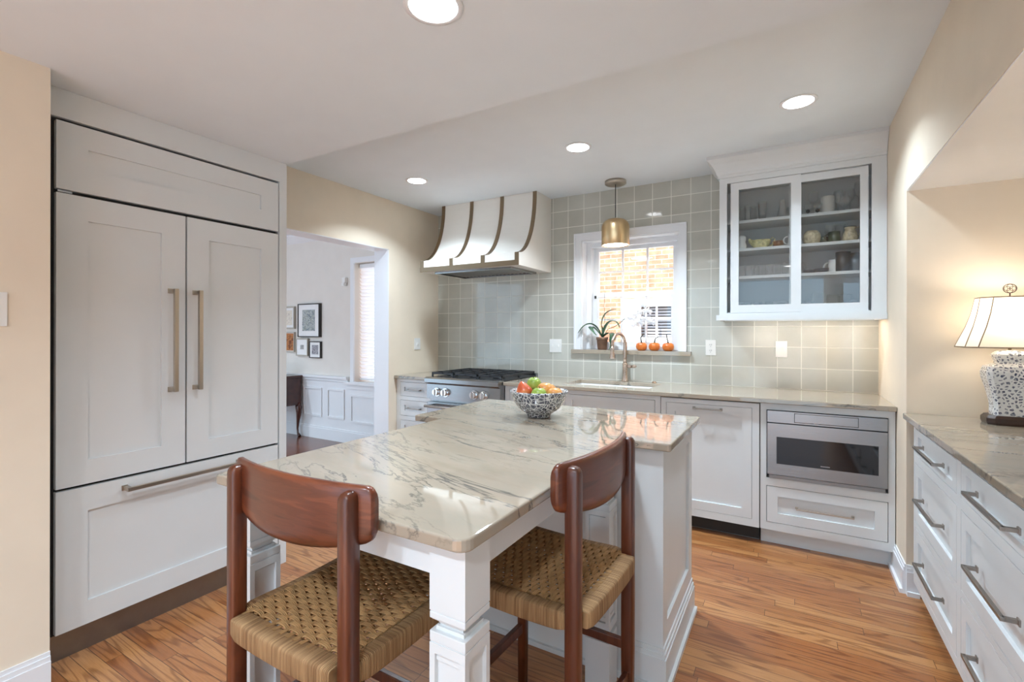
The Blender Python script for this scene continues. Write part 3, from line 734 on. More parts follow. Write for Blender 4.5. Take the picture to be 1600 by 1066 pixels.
# ------------------------------------------------------------------ upper cabinet
UY = -.33; UF = Fr('-y', UY); UX0, UX1 = 2.775, W - .002
uc = thing('display_cabinet', 'white wall cabinet with two sliding glass doors and crown moulding', 'cabinet', (3.24, -.17, 1.40))
mb = MB(); mb.plate(UF, (UX0, UX1, 1.440, 2.47), [(2.823, 3.636, 1.452, 2.356)], -.020, 0)
mb.box(UX0, UX0 + .018, UY + .02, -.002, 1.44, 2.47); mb.box(UX1 - .018, UX1, UY + .02, -.002, 1.44, 2.47); mb.box(UX0 + .018, UX1 - .018, UY + .02, -.002, 1.44, 1.458); mb.box(UX0 + .018, UX1 - .018, UY + .02, -.002, 2.37, 2.47)
mb.box(UX0 + .018, UX1 - .018, -.010, -.002, 1.458, 2.37); mb.build('body', 'cab', uc)
mb = MB(); mb.plate(Fr('+z', 1.402), (UX0 - .018, UX1, UY - .018, -.002), [(UX0 + .002, UX1 - .02, UY + .004, -.003)], 0, .038); mb.build('light_rail', 'cab', uc)
SHZ = [1.458, 1.712, 1.905, 2.100]
for z in SHZ[1:]: MB().box(UX0 + .019, UX1 - .019, -.275, -.011, z - .019, z).build('shelf', 'cab', uc)
cp = [(0, 2.395), (.010, 2.395), (.010, 2.412), (.016, 2.418), (.020, 2.436), (.030, 2.455), (.048, 2.485), (.068, 2.508), (.076, 2.516), (.076, 2.5385), (0, 2.5385)]
mb = MB(); A = []
for o_, z in cp:
    A.append((o_, z))
Vs = []
for (o_, z) in cp: Vs.append([mb.b.verts.new((UX1, UY - o_, z)), mb.b.verts.new((UX0 - o_, UY - o_, z)), mb.b.verts.new((UX0 - o_, -.002, z))])
for i in range(len(cp)):
    j = (i + 1) % len(cp)
    for k in range(2): mb.b.faces.new([Vs[i][k], Vs[i][k + 1], Vs[j][k + 1], Vs[j][k]])
for k in (0, 2): mb.b.faces.new([Vs[i][k] for i in range(len(cp))])
mb.build('crown_moulding', 'cab', uc)
def gdoor(x0, x1, gx0, gx1, n1):
    mb = MB(); mb.plate(UF, (x0, x1, 1.454, 2.353), [(gx0, gx1, 1.507, 2.304)], n1 - .018, n1); d = mb.build('sliding_door', 'cab', uc)
    MB().fb(UF, gx0, gx1, 1.507, 2.304, n1 - .011, n1 - .008).build('glass', 'cabglass', d)
gdoor(2.846, 3.266, 2.897, 3.209, -.001); gdoor(3.200, 3.622, 3.254, 3.580, -.0215)
for x in (3.02, 3.2, 3.42, 3.58):
    p = MB().cyl((x, -.20, 1.4398), (x, -.20, 1.430), .030, None, 24).build('puck_light', 'chrome', uc)
    MB().cyl((x, -.20, 1.4298), (x, -.20, 1.4285), .023, None, 24).build('lens', 'puck', p)

# contents
def onshelf(u, row, y=-.15):
    p = pix(u, 500, 'y', y); return (p.x, y, SHZ[row] + .0006)
def open_lathe(c, prof, wall, n=20):  # outer profile, then inner back down
    ins = [(max(r - wall, .0005), z) for r, z in prof if z > prof[0][1] + wall]
    return MB().lathe(c, prof + ins[::-1] + [(.0005, prof[0][1] + wall * 1.5)], n)
def tumbler(u, row, r, h, label, group=None, y=-.15, flare=1.1, mat='glass', rev=False):
    prof = [(r, 0), (r * (1 + (flare - 1) * .5), h * .5), (r * flare, h)]
    if rev: prof = [(r * flare, 0), (r, h * .9), (r * .9, h)]
    o = MB().lathe(onshelf(u, row, y), prof, 20, c0=not rev, c1=rev).build('drinking_glass', mat); return tag(o, label, 'glass', group)
TL = 'clear tumbler on the left side of the lowest cabinet shelf'
for u in (1157, 1168, 1184, 1201, 1213, 1226): tumbler(u, 0, .026, .078, TL, 'tumblers on the lowest shelf, left door', rev=True, mat='greyglass')
for u in (1163, 1192, 1220): tumbler(u, 0, .026, .072, TL, 'tumblers on the lowest shelf, left door', y=-.08, rev=True)
for u, h, y, lb in ((1253, .060, -.17, 'short clear glass farthest left behind the right door, lowest shelf'), (1263, .072, -.11, 'clear glass behind the short one, lowest shelf behind the right door'),
                    (1334, .070, -.17, 'short patterned glass farthest right on the lowest shelf')):
    tumbler(u, 0, .030, h, lb, None, y=y, rev=True)
tumbler(1278, 0, .037, .125, 'tallest upturned glass jar on the lowest shelf behind the right door', y=-.15, flare=1.02, rev=True, mat='greyglass')
tumbler(1301, 0, .037, .112, 'upturned glass jar in the middle of the right half, lowest shelf', y=-.13, flare=1.02, rev=True, mat='greyglass')
tumbler(1322, 0, .037, .112, 'upturned glass jar right of the middle one, lowest shelf', y=-.13, flare=1.02, rev=True, mat='greyglass')
for u in (1295, 1316): tumbler(u, 0, .024, .055, 'low cut glass tumbler in front of an upturned jar, lowest shelf', 'low cut glasses on the lowest shelf', y=-.21)
G3 = 'clear juice glass on the left half of the second shelf from the bottom'
for u in (1160, 1169, 1180, 1191, 1201): tumbler(u, 1, .023, .082, G3, 'juice glasses on the second shelf from the bottom', y=-.18)
def gob(u, row, rb, h, stem, label, mat='glass', group=None, y=-.15, foot=.03, name='wine_glass'):
    c = onshelf(u, row, y); b = h - stem
    prof = [(foot, 0), (foot, .003), (.006, .008), (.004, stem * .5), (.005, stem), (rb * .6, stem + b * .15), (rb, stem + b * .45), (rb * .92, stem + b * .8), (rb * .8, h)]
    return tag(MB().lathe(c, prof, 20, c1=False).build(name, mat), label, 'glass', group)
def globe(u, row, r, label, mat='glass', y=-.12):
    c = onshelf(u, row, y); prof = [(r * .55, 0), (r * .6, .004), (r * .95, r * .6), (r, r), (r * .9, r * 1.5), (r * .65, r * 1.85)]
    return tag(MB().lathe(c, prof, 22, c1=False).build('glass_bowl', mat), label, 'bowl')
globe(1189, 1, .045, 'round clear glass bowl behind the juice glasses, left of two on its shelf')
globe(1219, 1, .052, 'larger round clear glass bowl at the middle of the second lowest shelf')
globe(1247, 1, .05, 'round clear glass bowl half hidden by the meeting door stiles')
tumbler(1214, 1, .024, .075, 'sparkling cut glass tumbler in front of the larger glass bowl', y=-.20); tumbler(1228, 1, .024, .075, 'sparkling cut glass tumbler beside the meeting door stile', y=-.20)
def lowbowl(u, row, r, h, mat, label):
    return tag(open_lathe(onshelf(u, row, -.16), [(r * .6, 0), (r * .92, h * .5), (r, h)], .003).build('bowl', mat), label, 'bowl')
lowbowl(1264, 1, .040, .028, 'darkmug', 'low dark bowl on the second lowest shelf, left of the pair')
lowbowl(1283, 1, .045, .034, 'darkmug', 'low dark bowl beside the white mug')
def mug(u, row, r, h, mat, label, side=-1, y=-.15, hs=.5, name='mug', flare=1.0):
    c = Vector(onshelf(u, row, y)); t = thing(name, label, 'mug', c)
    open_lathe(c, [(r * .92, 0), (r, .006), (r * flare, h)], .003, 24).build('body', mat, t)
    pts = []
    for k in range(9):
        a = PI * k / 8; pts.append((c.x + side * (r * .95 + h * .30 * math.sin(a)), c.y, c.z + h * (.5 + .32 * math.cos(a))))
    MB().tube(pts, .0045, 8).build('handle', mat, t); return t
mug(1303, 1, .032, .088, 'ceramic', 'white mug beside the tall dark cup on the second lowest shelf')
tag(open_lathe(onshelf(1317, 1, -.19), [(.036, 0), (.040, .01), (.042, .13)], .003, 24).build('cup', 'darkmug'), 'tall dark grey cup on the second lowest shelf', 'cup')
tag(open_lathe(onshelf(1336, 1, -.13), [(.036, 0), (.040, .01), (.042, .125)], .003, 24).build('cup', 'greymug'), 'pale grey cup at the right end of the second lowest shelf', 'cup')
# china shelf (row 2)
def figure_jug(u, label):
    c = onshelf(u, 2, -.17); return tag(MB().lathe(c, [(.028, 0), (.036, .01), (.040, .035), (.030, .058), (.036, .075), (.034, .095), (.020, .108), (.0005, .110)], 18, lobes=6, lamp=.12).build('china_jug', 'ceramic'), label, 'jug')
figure_jug(1158, 'knobbly white china jug at the left end of the china shelf')
c = Vector(onshelf(1188, 2, -.17)); t = thing('sauce_boat', 'pale floral china sauce boat with a looped handle on the china shelf', 'sauce boat', c)
MB().lathe(c, [(.028, 0), (.030, .006), (.046, .03), (.052, .05), (.050, .066), (.046, .066), (.046, .05), (.0005, .012)], 22, sx=1.25, sy=.7).build('body', 'floral', t)
MB().tube([(c.x - .045, c.y, c.z + .045), (c.x - .065, c.y, c.z + .066), (c.x - .072, c.y, c.z + .080)], [.02, .014, .006], 10).build('spout', 'floral', t)
MB().tube([(c.x + .05, c.y, c.z + .05), (c.x + .075, c.y, c.z + .078), (c.x + .088, c.y, c.z + .066), (c.x + .076, c.y, c.z + .03), (c.x + .05, c.y, c.z + .012)], .004, 8).build('handle', 'floral', t)
lowbowl(1216, 2, .036, .048, 'amber', 'small amber brown pot between the sauce boat and the white mug')
mug(1240, 2, .036, .085, 'ceramic', 'white mug with its handle showing beside the meeting door stiles', y=-.20)
mug(1249, 2, .032, .092, 'ceramic', 'pale mug just right of the meeting door stiles', side=-1, y=-.10)
tag(MB().lathe(onshelf(1268, 2, -.18), [(.028, 0), (.046, .015), (.054, .045), (.048, .075), (.034, .094), (.030, .094), (.044, .07), (.0005, .02)], 24).build('china_pot', 'floral2'), 'round flower-painted china pot on the china shelf', 'pot')
lowbowl(1286, 2, .028, .05, 'greenglass', 'small dark green cup beside the round china pot')
gob(1297, 2, .034, .135, .05, 'green glass goblet behind the black mug, left of two', mat='greyglass', y=-.12, name='goblet')
gob(1314, 2, .036, .135, .05, 'green glass goblet beside the cream pitcher', mat='greyglass', y=-.12, name='goblet')
mug(1303, 2, .034, .072, 'greenglass', 'dark green mug between the two goblets', y=-.20)
c = Vector(onshelf(1328, 2, -.19)); t = thing('pitcher', 'cream china pitcher with a dark rim at the right end of the china shelf', 'pitcher', c)
MB().lathe(c, [(.034, 0), (.044, .02), (.040, .05), (.028, .078), (.034, .095), (.031, .095), (.025, .078), (.0005, .02)], 24).build('body', 'floral2', t)
MB().tube([(c.x + .03, c.y, c.z + .09), (c.x + .055, c.y, c.z + .092), (c.x + .058, c.y, c.z + .06), (c.x + .04, c.y, c.z + .03)], .0045, 8).build('handle', 'floral2', t)
MB().lathe((c.x, c.y, c.z + .0945), [(.034, 0), (.036, .004), (.031, .004), (.031, 0)], 24).build('rim', 'darkmug', t)
# top shelf (row 3)
for u, y in ((1160, -.12), (1168, -.18), (1177, -.13)): tumbler(u, 3, .022, .12, 'slim tall clear tumbler at the left of the top shelf', 'slim tumblers on the top shelf', y=y)
tumbler(1191, 3, .020, .135, 'flared pilsner glass on the top shelf behind the left door', flare=1.55, y=-.17, mat='greyglass')
tag(MB().lathe(onshelf(1222, 3, -.16), [(.036, 0), (.038, .006), (.016, .11), (.018, .135)], 22, c1=False).build('carafe', 'glass'), 'conical clear carafe on the top shelf behind the left door', 'carafe')
tumbler(1233, 3, .018, .085, 'narrow clear glass beside the conical carafe', y=-.13, mat='greyglass')
def ballstem(u, label, y=-.2):
    c = Vector(onshelf(u, 3, y)); t = thing('stem_glass', label, 'glass', c)
    MB().lathe(c, [(.026, 0), (.026, .003), (.004, .008), (.004, .02), (0, .02)], 18).build('foot', 'glass', t)
    MB().lathe(c + Vector((0, 0, .018)), [(.001, 0), (.010, .004), (.013, .012), (.010, .021), (.001, .025)], 16).build('stem_ball', 'darkmug', t)
    MB().lathe(c + Vector((0, 0, .043)), [(.004, 0), (.022, .01), (.026, .028)], 18, c1=False).build('cup', 'glass', t)
ballstem(1262, 'short glass with a black ball stem, left of two on the top shelf'); ballstem(1277, 'short glass with a black ball stem beside the white candle')
gob(1271, 3, .030, .175, .085, 'tall wine glass left of the white candle', y=-.12)
tag(MB().lathe(onshelf(1293, 3, -.16), [(.038, 0), (.039, .003), (.039, .118), (.036, .122), (.01, .119), (.0005, .118)], 26).build('pillar_candle', 'candle'), 'thick white pillar candle on the top shelf', 'candle')
gob(1309, 3, .030, .165, .08, 'tall wine glass right of the white candle', y=-.11)
gob(1319, 3, .034, .10, .03, 'short goblet in front of the wine glasses on the top shelf', y=-.22, name='goblet')
gob(1328, 3, .028, .165, .08, 'tall wine glass near the right end of the top shelf', y=-.13)
gob(1342, 3, .030, .195, .10, 'tallest wine glass at the right end of the top shelf', y=-.15)

# ------------------------------------------------------------------ switches and outlets
def plate_thing(F, a0, a1, b0, b1, kind, label, loc, n=1):
    t = thing(kind, label, 'outlet' if 'outlet' in kind else 'light switch', loc)
    MB().fb(F, a0, a1, b0, b1, .0008, .006, .0015).build('cover_plate', 'plastic', t)
    wd = (a1 - a0) / n
    for k in range(n):
        c = a0 + wd * (k + .5); zc = (b0 + b1) / 2
        if kind == 'outlet':
            mb = MB()
            for z in (zc - .022, zc + .022):
                for q in (-.006, .006): mb.fb(F, c + q - .0012, c + q + .0012, z - .005, z + .006, .006, .0068)
                mb.fb(F, c - .0022, c + .0022, z - .014, z - .010, .006, .0068)
            mb.build('slots', 'screw', t)
            MB().fb(F, c - .017, c + .017, zc - .040, zc + .040, .005, .0062, .001).build('receptacle', 'plastic', t)
        else:
            MB().fb(F, c - .005, c + .005, zc - .010, zc + .012, .006, .015, .001).build('toggle', 'plastic', t)
plate_thing(YW, 1.300, 1.420, 1.136, 1.256, 'light_switch', 'double white switch plate on the tiles left of the window', (1.36, -.003, 1.136), 2)
plate_thing(YW, 2.638, 2.713, 1.142, 1.262, 'outlet', 'white power outlet on the tiles right of the window', (2.675, -.003, 1.142))
plate_thing(YW, 3.114, 3.188, 1.140, 1.258, 'light_switch', 'white switch plate on the tiles under the glass cabinet', (3.15, -.003, 1.14))
plate_thing(Fr('+x', 0), -.375, -.290, 1.145, 1.258, 'light_switch', 'white switch on the cream wall between doorway and tiles', (.003, -.33, 1.145))
plate_thing(Fr('+x', XP), -3.50, -3.414, 1.335, 1.452, 'light_switch', 'white switch plate on the cream pillar at the left edge', (XP + .003, -3.45, 1.335))

# ------------------------------------------------------------------ pendant and downlights
px, py = 1.986, -.213
pd = thing('pendant_light', 'brass dome pendant lamp hanging in front of the kitchen window', 'pendant lamp', (px, py, H1))
MB().lathe((px, py, H1 - .027), [(.001, 0), (.080, 0), (.085, .004), (.085, .0262), (.001, .0262)], 36).build('canopy', 'nickel', pd)
MB().cyl((px, py, 2.236), (px, py, H1 - .027), .0032, None, 8).build('cord', 'rubber', pd)
R = .110
pr = [(R - .002, 2.018), (R, 2.020), (R, 2.165)]
for k in range(1, 8): a = PI / 2 * k / 7; pr.append((.012 + (R - .012) * math.cos(a) ** .8 if k < 7 else .012, 2.165 + .070 * math.sin(a)))
inner = [(max(r - .003, .002), z - .002) for r, z in pr[2:]][::-1] + [(R - .004, 2.019)]
MB().lathe((px, py, 0), pr + inner, 40, closed=True).build('shade', 'brasslit', pd)
MB().lathe((px, py, 2.024), [(.001, 0), (.098, 0), (.098, .006), (.001, .006)], 32).build('diffuser', 'pendantglow', pd)
def can(x, y, z, label, r=.088, watt=7.):
    t = thing('recessed_light', label, 'ceiling light', (x, y, z), 'recessed ceiling lights')
    MB().lathe((x, y, z - .005), [(r - .016, .0), (r, .0015), (r, .0048), (r - .016, .0048)], 36, closed=True).build('trim_ring', 'trim', t)
    MB().lathe((x, y, z - .004), [(.001, 0), (r - .016, 0), (r - .016, .0035), (.001, .0035)], 36).build('lens', 'lens', t)
    d = bpy.data.lights.new('downlight', 'AREA'); d.shape = 'DISK'; d.size = .14; d.energy = watt; d.color = (.75, .905, 1.045); d.spread = math.radians(128)
    q = bpy.data.objects.new('downlight', d); COL.objects.link(q); q.parent = t; q.location = (0, 0, -.008)
can(.604, -1.023, H1, 'lit round recessed light nearest the range hood', watt=6.); can(1.994, -1.023, H1, 'lit round recessed light between the hood and pendant, above the island', watt=8.5)
can(3.240, -1.023, H1, 'lit round recessed light nearest the glass cabinet', watt=3.8); can(2.294, -2.865, H2, 'lit round recessed light in the lowered ceiling at the top edge', watt=4.2)
can(2.294, -4.6, H2, 'unseen round recessed light added to brighten the room, lowered ceiling behind the viewer', watt=5.); can(3.2, -4.6, H2, 'unseen round recessed light added to brighten the room, buffet aisle behind the viewer')  # both lights are out of view, added to brighten the near room

can(-2.6, -2.3, 2.5515, 'unseen round recessed light added to brighten the dining room', .08, 14.)  # light out of view, added to brighten the dining room walls
# ------------------------------------------------------------------ things on the sill
oy = .05
c = pix(941, 547, 'y', oy); c.z = 1.1685
op = thing('potted_orchid', 'white moth orchid in a brown clay pot on the window sill', 'orchid', c)
open_lathe(c, [(.036, 0), (.040, .004), (.047, .085), (.052, .087), (.053, .108), (.050, .108)], .004, 28).build('pot', 'terracotta', op)
MB().lathe((c.x, c.y, c.z + .09), [(.001, .004), (.03, .008), (.044, .0), (.001, -.01)], 18).build('bark', 'moss', op)
def leaf(pts, wd, name='leaf'):
    pts = [Vector(p) for p in pts]; rows = []; N = 14; L = len(pts) - 1
    def bz(t):
        q = pts[:]; 
        while len(q) > 1: q = [q[i].lerp(q[i + 1], t) for i in range(len(q) - 1)]
        return q[0]
    for i in range(N + 1):
        t = i / N; p = bz(t); d = (bz(min(t + .02, 1)) - bz(max(t - .02, 0))).normalized()
        sd_ = d.cross(Vector((0, 0, 1))); sd_ = sd_.normalized() if sd_.length > .05 else Vector((0, 1, 0))
        ww = wd * (math.sin(PI * min(1, t * .92 + .06)) ** .6) * .5; up = sd_.cross(d).normalized()
        rows.append([p - sd_ * ww + up * ww * .35, p - sd_ * ww * .5 + up * ww * .1, p, p + sd_ * ww * .5 + up * ww * .1, p + sd_ * ww + up * ww * .35])
    return MB().sheet(rows).build(name, 'leaf', op, solid=.002)
def at(u, v, y=0.05): return pix(u, v, 'y', y)
b0 = Vector((c.x, c.y, c.z + .10))
leaf([b0, at(928, 495, .0), at(912, 506, -.03), at(903, 521, -.05)], .055)
leaf([b0, at(938, 500, .04), at(942, 486, .06), at(963, 483, .06)], .045)
leaf([b0, at(945, 500, .0), at(962, 494, -.02), at(968, 512, -.03)], .040)
leaf([b0, at(960, 508, .0), at(961, 535, -.02), at(951, 548, -.03)], .060)
leaf([b0, at(925, 503, .0), at(915, 510, -.03), at(932, 524, -.05)], .045)
MB().tube([b0, at(945, 500), at(944, 480), at(945, 455)], [.0025, .0025, .002, .0015], 6).build('flower_spike', 'stem', op)
sp = [b0, at(950, 514, .04), at(961, 510, .04), at(972, 502, .03), at(979, 494, .02), at(988, 491, .01), at(1003, 487, .0), at(1012, 480, .0), at(1031, 470, .0)]
MB().tube(sp, [.003] * 6 + [.0025, .002, .0015], 6).build('flower_spike', 'stem', op)
MB().tube([at(1004, 484, .0), at(1003.5, 490, -.01), at(1003, 497, -.01)], .0018, 6).build('bud_stalk', 'stem', op)
def flower(u, v, s, y=-.01, tilt=0.):
    s *= 1.3
    p = at(u, v, y); mb = MB(); fwd = (CAM - p).normalized(); fwd = (fwd + Vector((.3, -.2, -.25))).normalized(); r = fwd.cross(Vector((0, 0, 1))).normalized(); up = r.cross(fwd)
    for k, (an, ln, wd) in enumerate(((90, 1, .42), (210, 1, .42), (330, 1, .42), (5, 1.08, .75), (175, 1.08, .75))):
        a = math.radians(an + tilt); d = r * math.cos(a) + up * math.sin(a); q = fwd.cross(d); rows = []
        for i in range(6):
            t = i / 5; ww = wd * s * (.25 + math.sin(PI * min(1, t * .85 + .1)) * .75) * .5 * (1 if i < 5 else .35)
            cc = p + d * s * ln * t + fwd * (.12 * s * math.sin(t * 2.2) - .15 * s * t * t)
            rows.append([cc - q * ww - fwd * ww * .1, cc + fwd * .02 * s, cc + q * ww - fwd * ww * .1])
        mb.sheet(rows)
    mb.lathe(p + fwd * .004, [(.0005, -.004), (.006, 0), (.004, .006), (.0005, .008)], 8)
    mb.build('blossom', 'petal', op, solid=.0012)
for u, v, s, tl in ((988, 497, .036, 10), (998, 489, .038, -20), (1000, 503, .034, 30), (1009, 498, .038, 0), (1012, 486, .030, 15), (993, 507, .030, -10), (1018, 503, .028, 25), (1004, 478, .024, 0)): flower(u, v, s, -.01 - random.random() * .02, tl)
for k, (u, lb, mt) in enumerate(((1002.5, 'left of the three small orange pumpkins on the window sill', 0), (1022.5, 'middle one of the three small orange pumpkins on the window sill', 1), (1044, 'right of the three small orange pumpkins on the window sill', 0))):
    p = pix(u, 548, 'y', .03); t = thing('miniature_pumpkin', lb, 'pumpkin', (p.x, .03, 1.1685), 'pumpkins on the window sill')
    MB().lathe((p.x, .03, 1.1688), [(.010, .004), (.030, .0), (.043, .014), (.047, .034), (.042, .054), (.026, .064), (.010, .060), (.001, .057)], 40, lobes=8, lamp=.07).build('body', 'pumpkin', t)
    s = (-1, 1, -1)[k]; z0 = 1.2265
    pts = [(p.x, .03, z0), (p.x + .003 * s, .03, z0 + .025), (p.x + .010 * s, .03, z0 + .045), (p.x + (.035 if k == 1 else .012) * (1 if k < 2 else -1), .03, z0 + (.055 if k == 1 else .075))]
    MB().tube(pts, [.008, .0055, .005, .004], 8).build('stem', 'pumpkinstem', t)

# ------------------------------------------------------------------ island with table
IX0, IX1, IY0, IY1 = 1.627, 2.8335, -2.1925, -1.534; TX0, TX1, TY0 = 1.794, 2.6635, -3.2155
isl = thing('kitchen_island', 'white island cabinet with a table extension on square panelled legs', 'kitchen island', (2.22, -2.2, 0))
def arc(cx, cy, r, a0, a1, n=5): return [(cx + r * math.cos(math.radians(a0 + (a1 - a0) * k / n)), cy + r * math.sin(math.radians(a0 + (a1 - a0) * k / n))) for k in range(n + 1)]
r = .012
pl = arc(TX0 + r, TY0 + r, r, 180, 270) + arc(TX1 - .03, TY0 + .03, .03, 270, 360) + [(TX1, IY0)] + arc(IX1 - r, IY0 + r, r, 270, 360) + arc(IX1 - r, IY1 - r, r, 0, 90) + arc(IX0 + r, IY1 - r, r, 90, 180) + [(IX0, IY0), (TX0, IY0)]
mb = MB(); mb.prism([(x, y, .8855) for x, y in pl], (0, 0, .0285))
o = mb.build('island_worktop', 'stone2', origin=(0, 0, 0)); tag(o, 'T-shaped glossy quartzite top with grey veins on the island and table', 'countertop')
md = o.modifiers.new('eased_edge', 'BEVEL'); md.width = .005; md.segments = 3; md.limit_method = 'ANGLE'; md.angle_limit = math.radians(50)
CX0, CX1, CY0, CY1 = 1.665, 2.800, -2.158, -1.565
mb = MB(); mb.box(CX0, CX1 - .02, CY0 + .0, CY1, 0, .885)
ER = Fr('+x', CX1 - .02); mb.shaker(ER, CY0, CY1, 0, .885, 0, .02, .07, .012, .22, .075); mb.build('cabinet', 'cab', isl)
mb = MB()
for F, a0, a1 in ((Fr('-y', CY0), CX0, CX1), (Fr('+x', CX1), CY0, CY1)):
    mb.fb(F, a0, a1 + (.014 if F.k == '-y' else 0), 0, .115, 0, .014); mb.fb(F, a0, a1 + (.010 if F.k == '-y' else 0), .115, .132, 0, .010); mb.fb(F, a0, a1 + (.005 if F.k == '-y' else 0), .132, .150, 0, .005)
    mb.fb(F, a0, a1 + (.026 if F.k == '-y' else 0), 0, .02, .014, .026)
mb.build('base_moulding', 'cab', isl)
mb = MB(); mb.box(TX0 + .045, TX0 + .065, -3.09, CY0, .800, .885); mb.box(TX1 - .065, TX1 - .045, -3.09, CY0, .800, .885); mb.box(TX0 + .11, TX1 - .11, -3.165, -3.145, .800, .885); mb.build('apron', 'cab', isl)
def table_leg(x0, y0, s=.092):
    x1, y1 = x0 + s, y0 + s; mb = MB()
    def bx(i, z0, z1, bev=0): mb.box(x0 + i, x1 - i, y0 + i, y1 - i, z0, z1, bev)
    bx(0, .733, .885); bx(.002, .7305, .733)
    bx(0, .716, .7305, .002)
    # cove
    for k in range(6):
        a = PI / 2 * k / 5; bx(.004 + .012 * math.sin(a), .716 - .018 * (k + 1) / 6, .716 - .018 * k / 6)
    bx(.010, .690, .698); bx(0, .668, .690, .002); bx(.002, .6655, .668)
    i = .010
    bx(i, .240, .660)
    bx(0, .645, .6655); bx(0, .238, .258)
    for (a, b) in ((x0, y0), (x1 - .014, y0), (x0, y1 - .014), (x1 - .014, y1 - .014)): mb.box(a, a + .014, b, b + .014, .258, .645)
    bx(i - .004, .262, .275); bx(i - .004, .628, .641)
    bx(.0, .226, .238, .002); bx(.012, .206, .226); bx(0, .190, .206, .002); bx(0, .0, .188)
    return mb.build('leg', 'cab', isl)
table_leg(2.547, -3.180); table_leg(1.813, -3.180); table_leg(2.547, -2.292); table_leg(1.813, -2.292)

# bowl of fruit
bc = pix(842.5, 651, 'z', CT + .0005); bc.z = CT + .0006
bo = MB().lathe(bc, [(.050, 0), (.054, .002), (.056, .014), (.066, .020), (.098, .042), (.122, .076), (.136, .116), (.140, .124), (.137, .1265), (.131, .118), (.117, .078), (.092, .046), (.058, .026), (.0005, .022)], 56).build('fruit_bowl', 'bowl')
tag(bo, 'deep blue and white patterned bowl standing on the island top', 'bowl')
rt = Vector((math.cos(YAW), math.sin(YAW), 0)); fw_ = Vector((-math.sin(YAW), math.cos(YAW), 0))
def fruit(a, d, z, r, mat, name, label, sz=.95, stem=True, pear=False, rx=0., ry=0.):
    p = bc + rt * a + fw_ * d + Vector((0, 0, z)); t = thing(name, label, 'fruit', p)
    pf = []
    for k in range(13):
        th = PI * k / 12; rr = r * math.sin(th); zz = -r * sz * math.cos(th)
        if k > 6 and pear: rr *= 1 - .38 * ((k - 6) / 6) ** .8; zz *= 1 + .35 * ((k - 6) / 6)
        if k >= 11 and not pear: zz -= r * .10 * (k - 10)
        pf.append((max(rr, .0006), zz))
    ob = MB().lathe(p, pf, 26).build('flesh', mat, t)
    if stem: MB().tube([p + Vector((0, 0, r * sz * (1.30 if pear else .72))), p + Vector((.003, 0, r * sz * (1.5 if pear else .98))), p + Vector((-.004, 0, r * sz * (1.7 if pear else 1.12)))], [.0022, .0018, .002], 6).build('stem', 'pumpkinstem', t)
    t.rotation_euler = (rx, ry, 0); return t
fruit(-.072, -.02, .122, .040, 'redpear', 'red_pear', 'orange red pear at the left side of the fruit bowl', pear=True, ry=-.35)
fruit(-.022, .055, .150, .036, 'green', 'green_apple', 'green apple at the back of the fruit bowl, highest of the pile', rx=.2)
fruit(-.004, -.058, .112, .037, 'green', 'green_apple', 'green apple at the front of the fruit bowl, its stem end showing', rx=-.1)
fruit(.030, .005, .125, .041, 'peach', 'peach', 'orange peach in the middle of the fruit bowl', stem=False)
fruit(.072, -.035, .108, .039, 'peach', 'peach', 'yellow peach at the right front of the fruit bowl', stem=False)
fruit(.052, .058, .116, .037, 'peach', 'peach', 'pale peach at the right back of the fruit bowl', stem=False)

# ------------------------------------------------------------------ woven counter stools (built once, copied)
st = thing('counter_stool', 'teak stool with woven cord seat at the near end of the table', 'stool', (0, 0, 0), 'woven seat stools at the island table')
PX, PYr, PYf = .203, -.212, .182; SZ = .620
def rpost(x, y, top, w_=.034, d_=.040):
    mb = MB(); rings = []
    zs = [0, .3, top - .022, top - .012, top - .004, top]
    sc = [.86, 1, 1, .93, .72, .38]
    for z, q in zip(zs, sc):
        ring = []
        for k in range(16):
            a = 2 * PI * k / 16; cx, cy = math.cos(a), math.sin(a)
            e = .45; ring.append(mb.b.verts.new((x + math.copysign(abs(cx) ** e, cx) * w_ / 2 * q, y + math.copysign(abs(cy) ** e, cy) * d_ / 2 * q, z)))
        rings.append(ring)
    mb.skin(rings); return mb
for x in (-PX, PX): rpost(x, PYr, .983).build('rear_post', 'teak', st)
for x in (-PX, PX): rpost(x, PYf, .598, .034, .034).build('front_leg', 'teak', st)
# backrest plank
NX, NZ = 36, 16; HL = .247
def bpt(i, j, side):
    s = math.sin(PI / 2 * (-1 + 2 * i / NX)) ; x = s * HL; top = .995 - .004 * s * s; bot = .842 + .034 * abs(s) ** 2.2
    e = max(0, (abs(x) - (HL - .018)) / .018); rd = .018 * (1 - math.sqrt(max(0, 1 - min(1, e) ** 2)))
    top -= rd; bot += rd; z = bot + (top - bot) * j / NZ
    y = -.181 - .042 * (1 - s * s)
    th = .011 * (1 - .5 * (abs(2 * j / NZ - 1)) ** 8)
    return (x, y + side * th, z)
mb = MB(); A = [[mb.b.verts.new(bpt(i, j, 1)) for j in range(NZ + 1)] for i in range(NX + 1)]; B = [[mb.b.verts.new(bpt(i, j, -1)) for j in range(NZ + 1)] for i in range(NX + 1)]
def q4(a, b, c, d):
    f = mb.b.faces.new([a, b, c, d]); f.smooth = True
for i in range(NX):
    for j in range(NZ): q4(A[i][j], A[i + 1][j], A[i + 1][j + 1], A[i][j + 1]); q4(B[i][j], B[i][j + 1], B[i + 1][j + 1], B[i + 1][j])
    q4(A[i][0], B[i][0], B[i + 1][0], A[i + 1][0]); q4(A[i][NZ], A[i + 1][NZ], B[i + 1][NZ], B[i][NZ])
for j in range(NZ): q4(A[0][j], A[0][j + 1], B[0][j + 1], B[0][j]); q4(A[NX][j], B[NX][j], B[NX][j + 1], A[NX][j + 1])
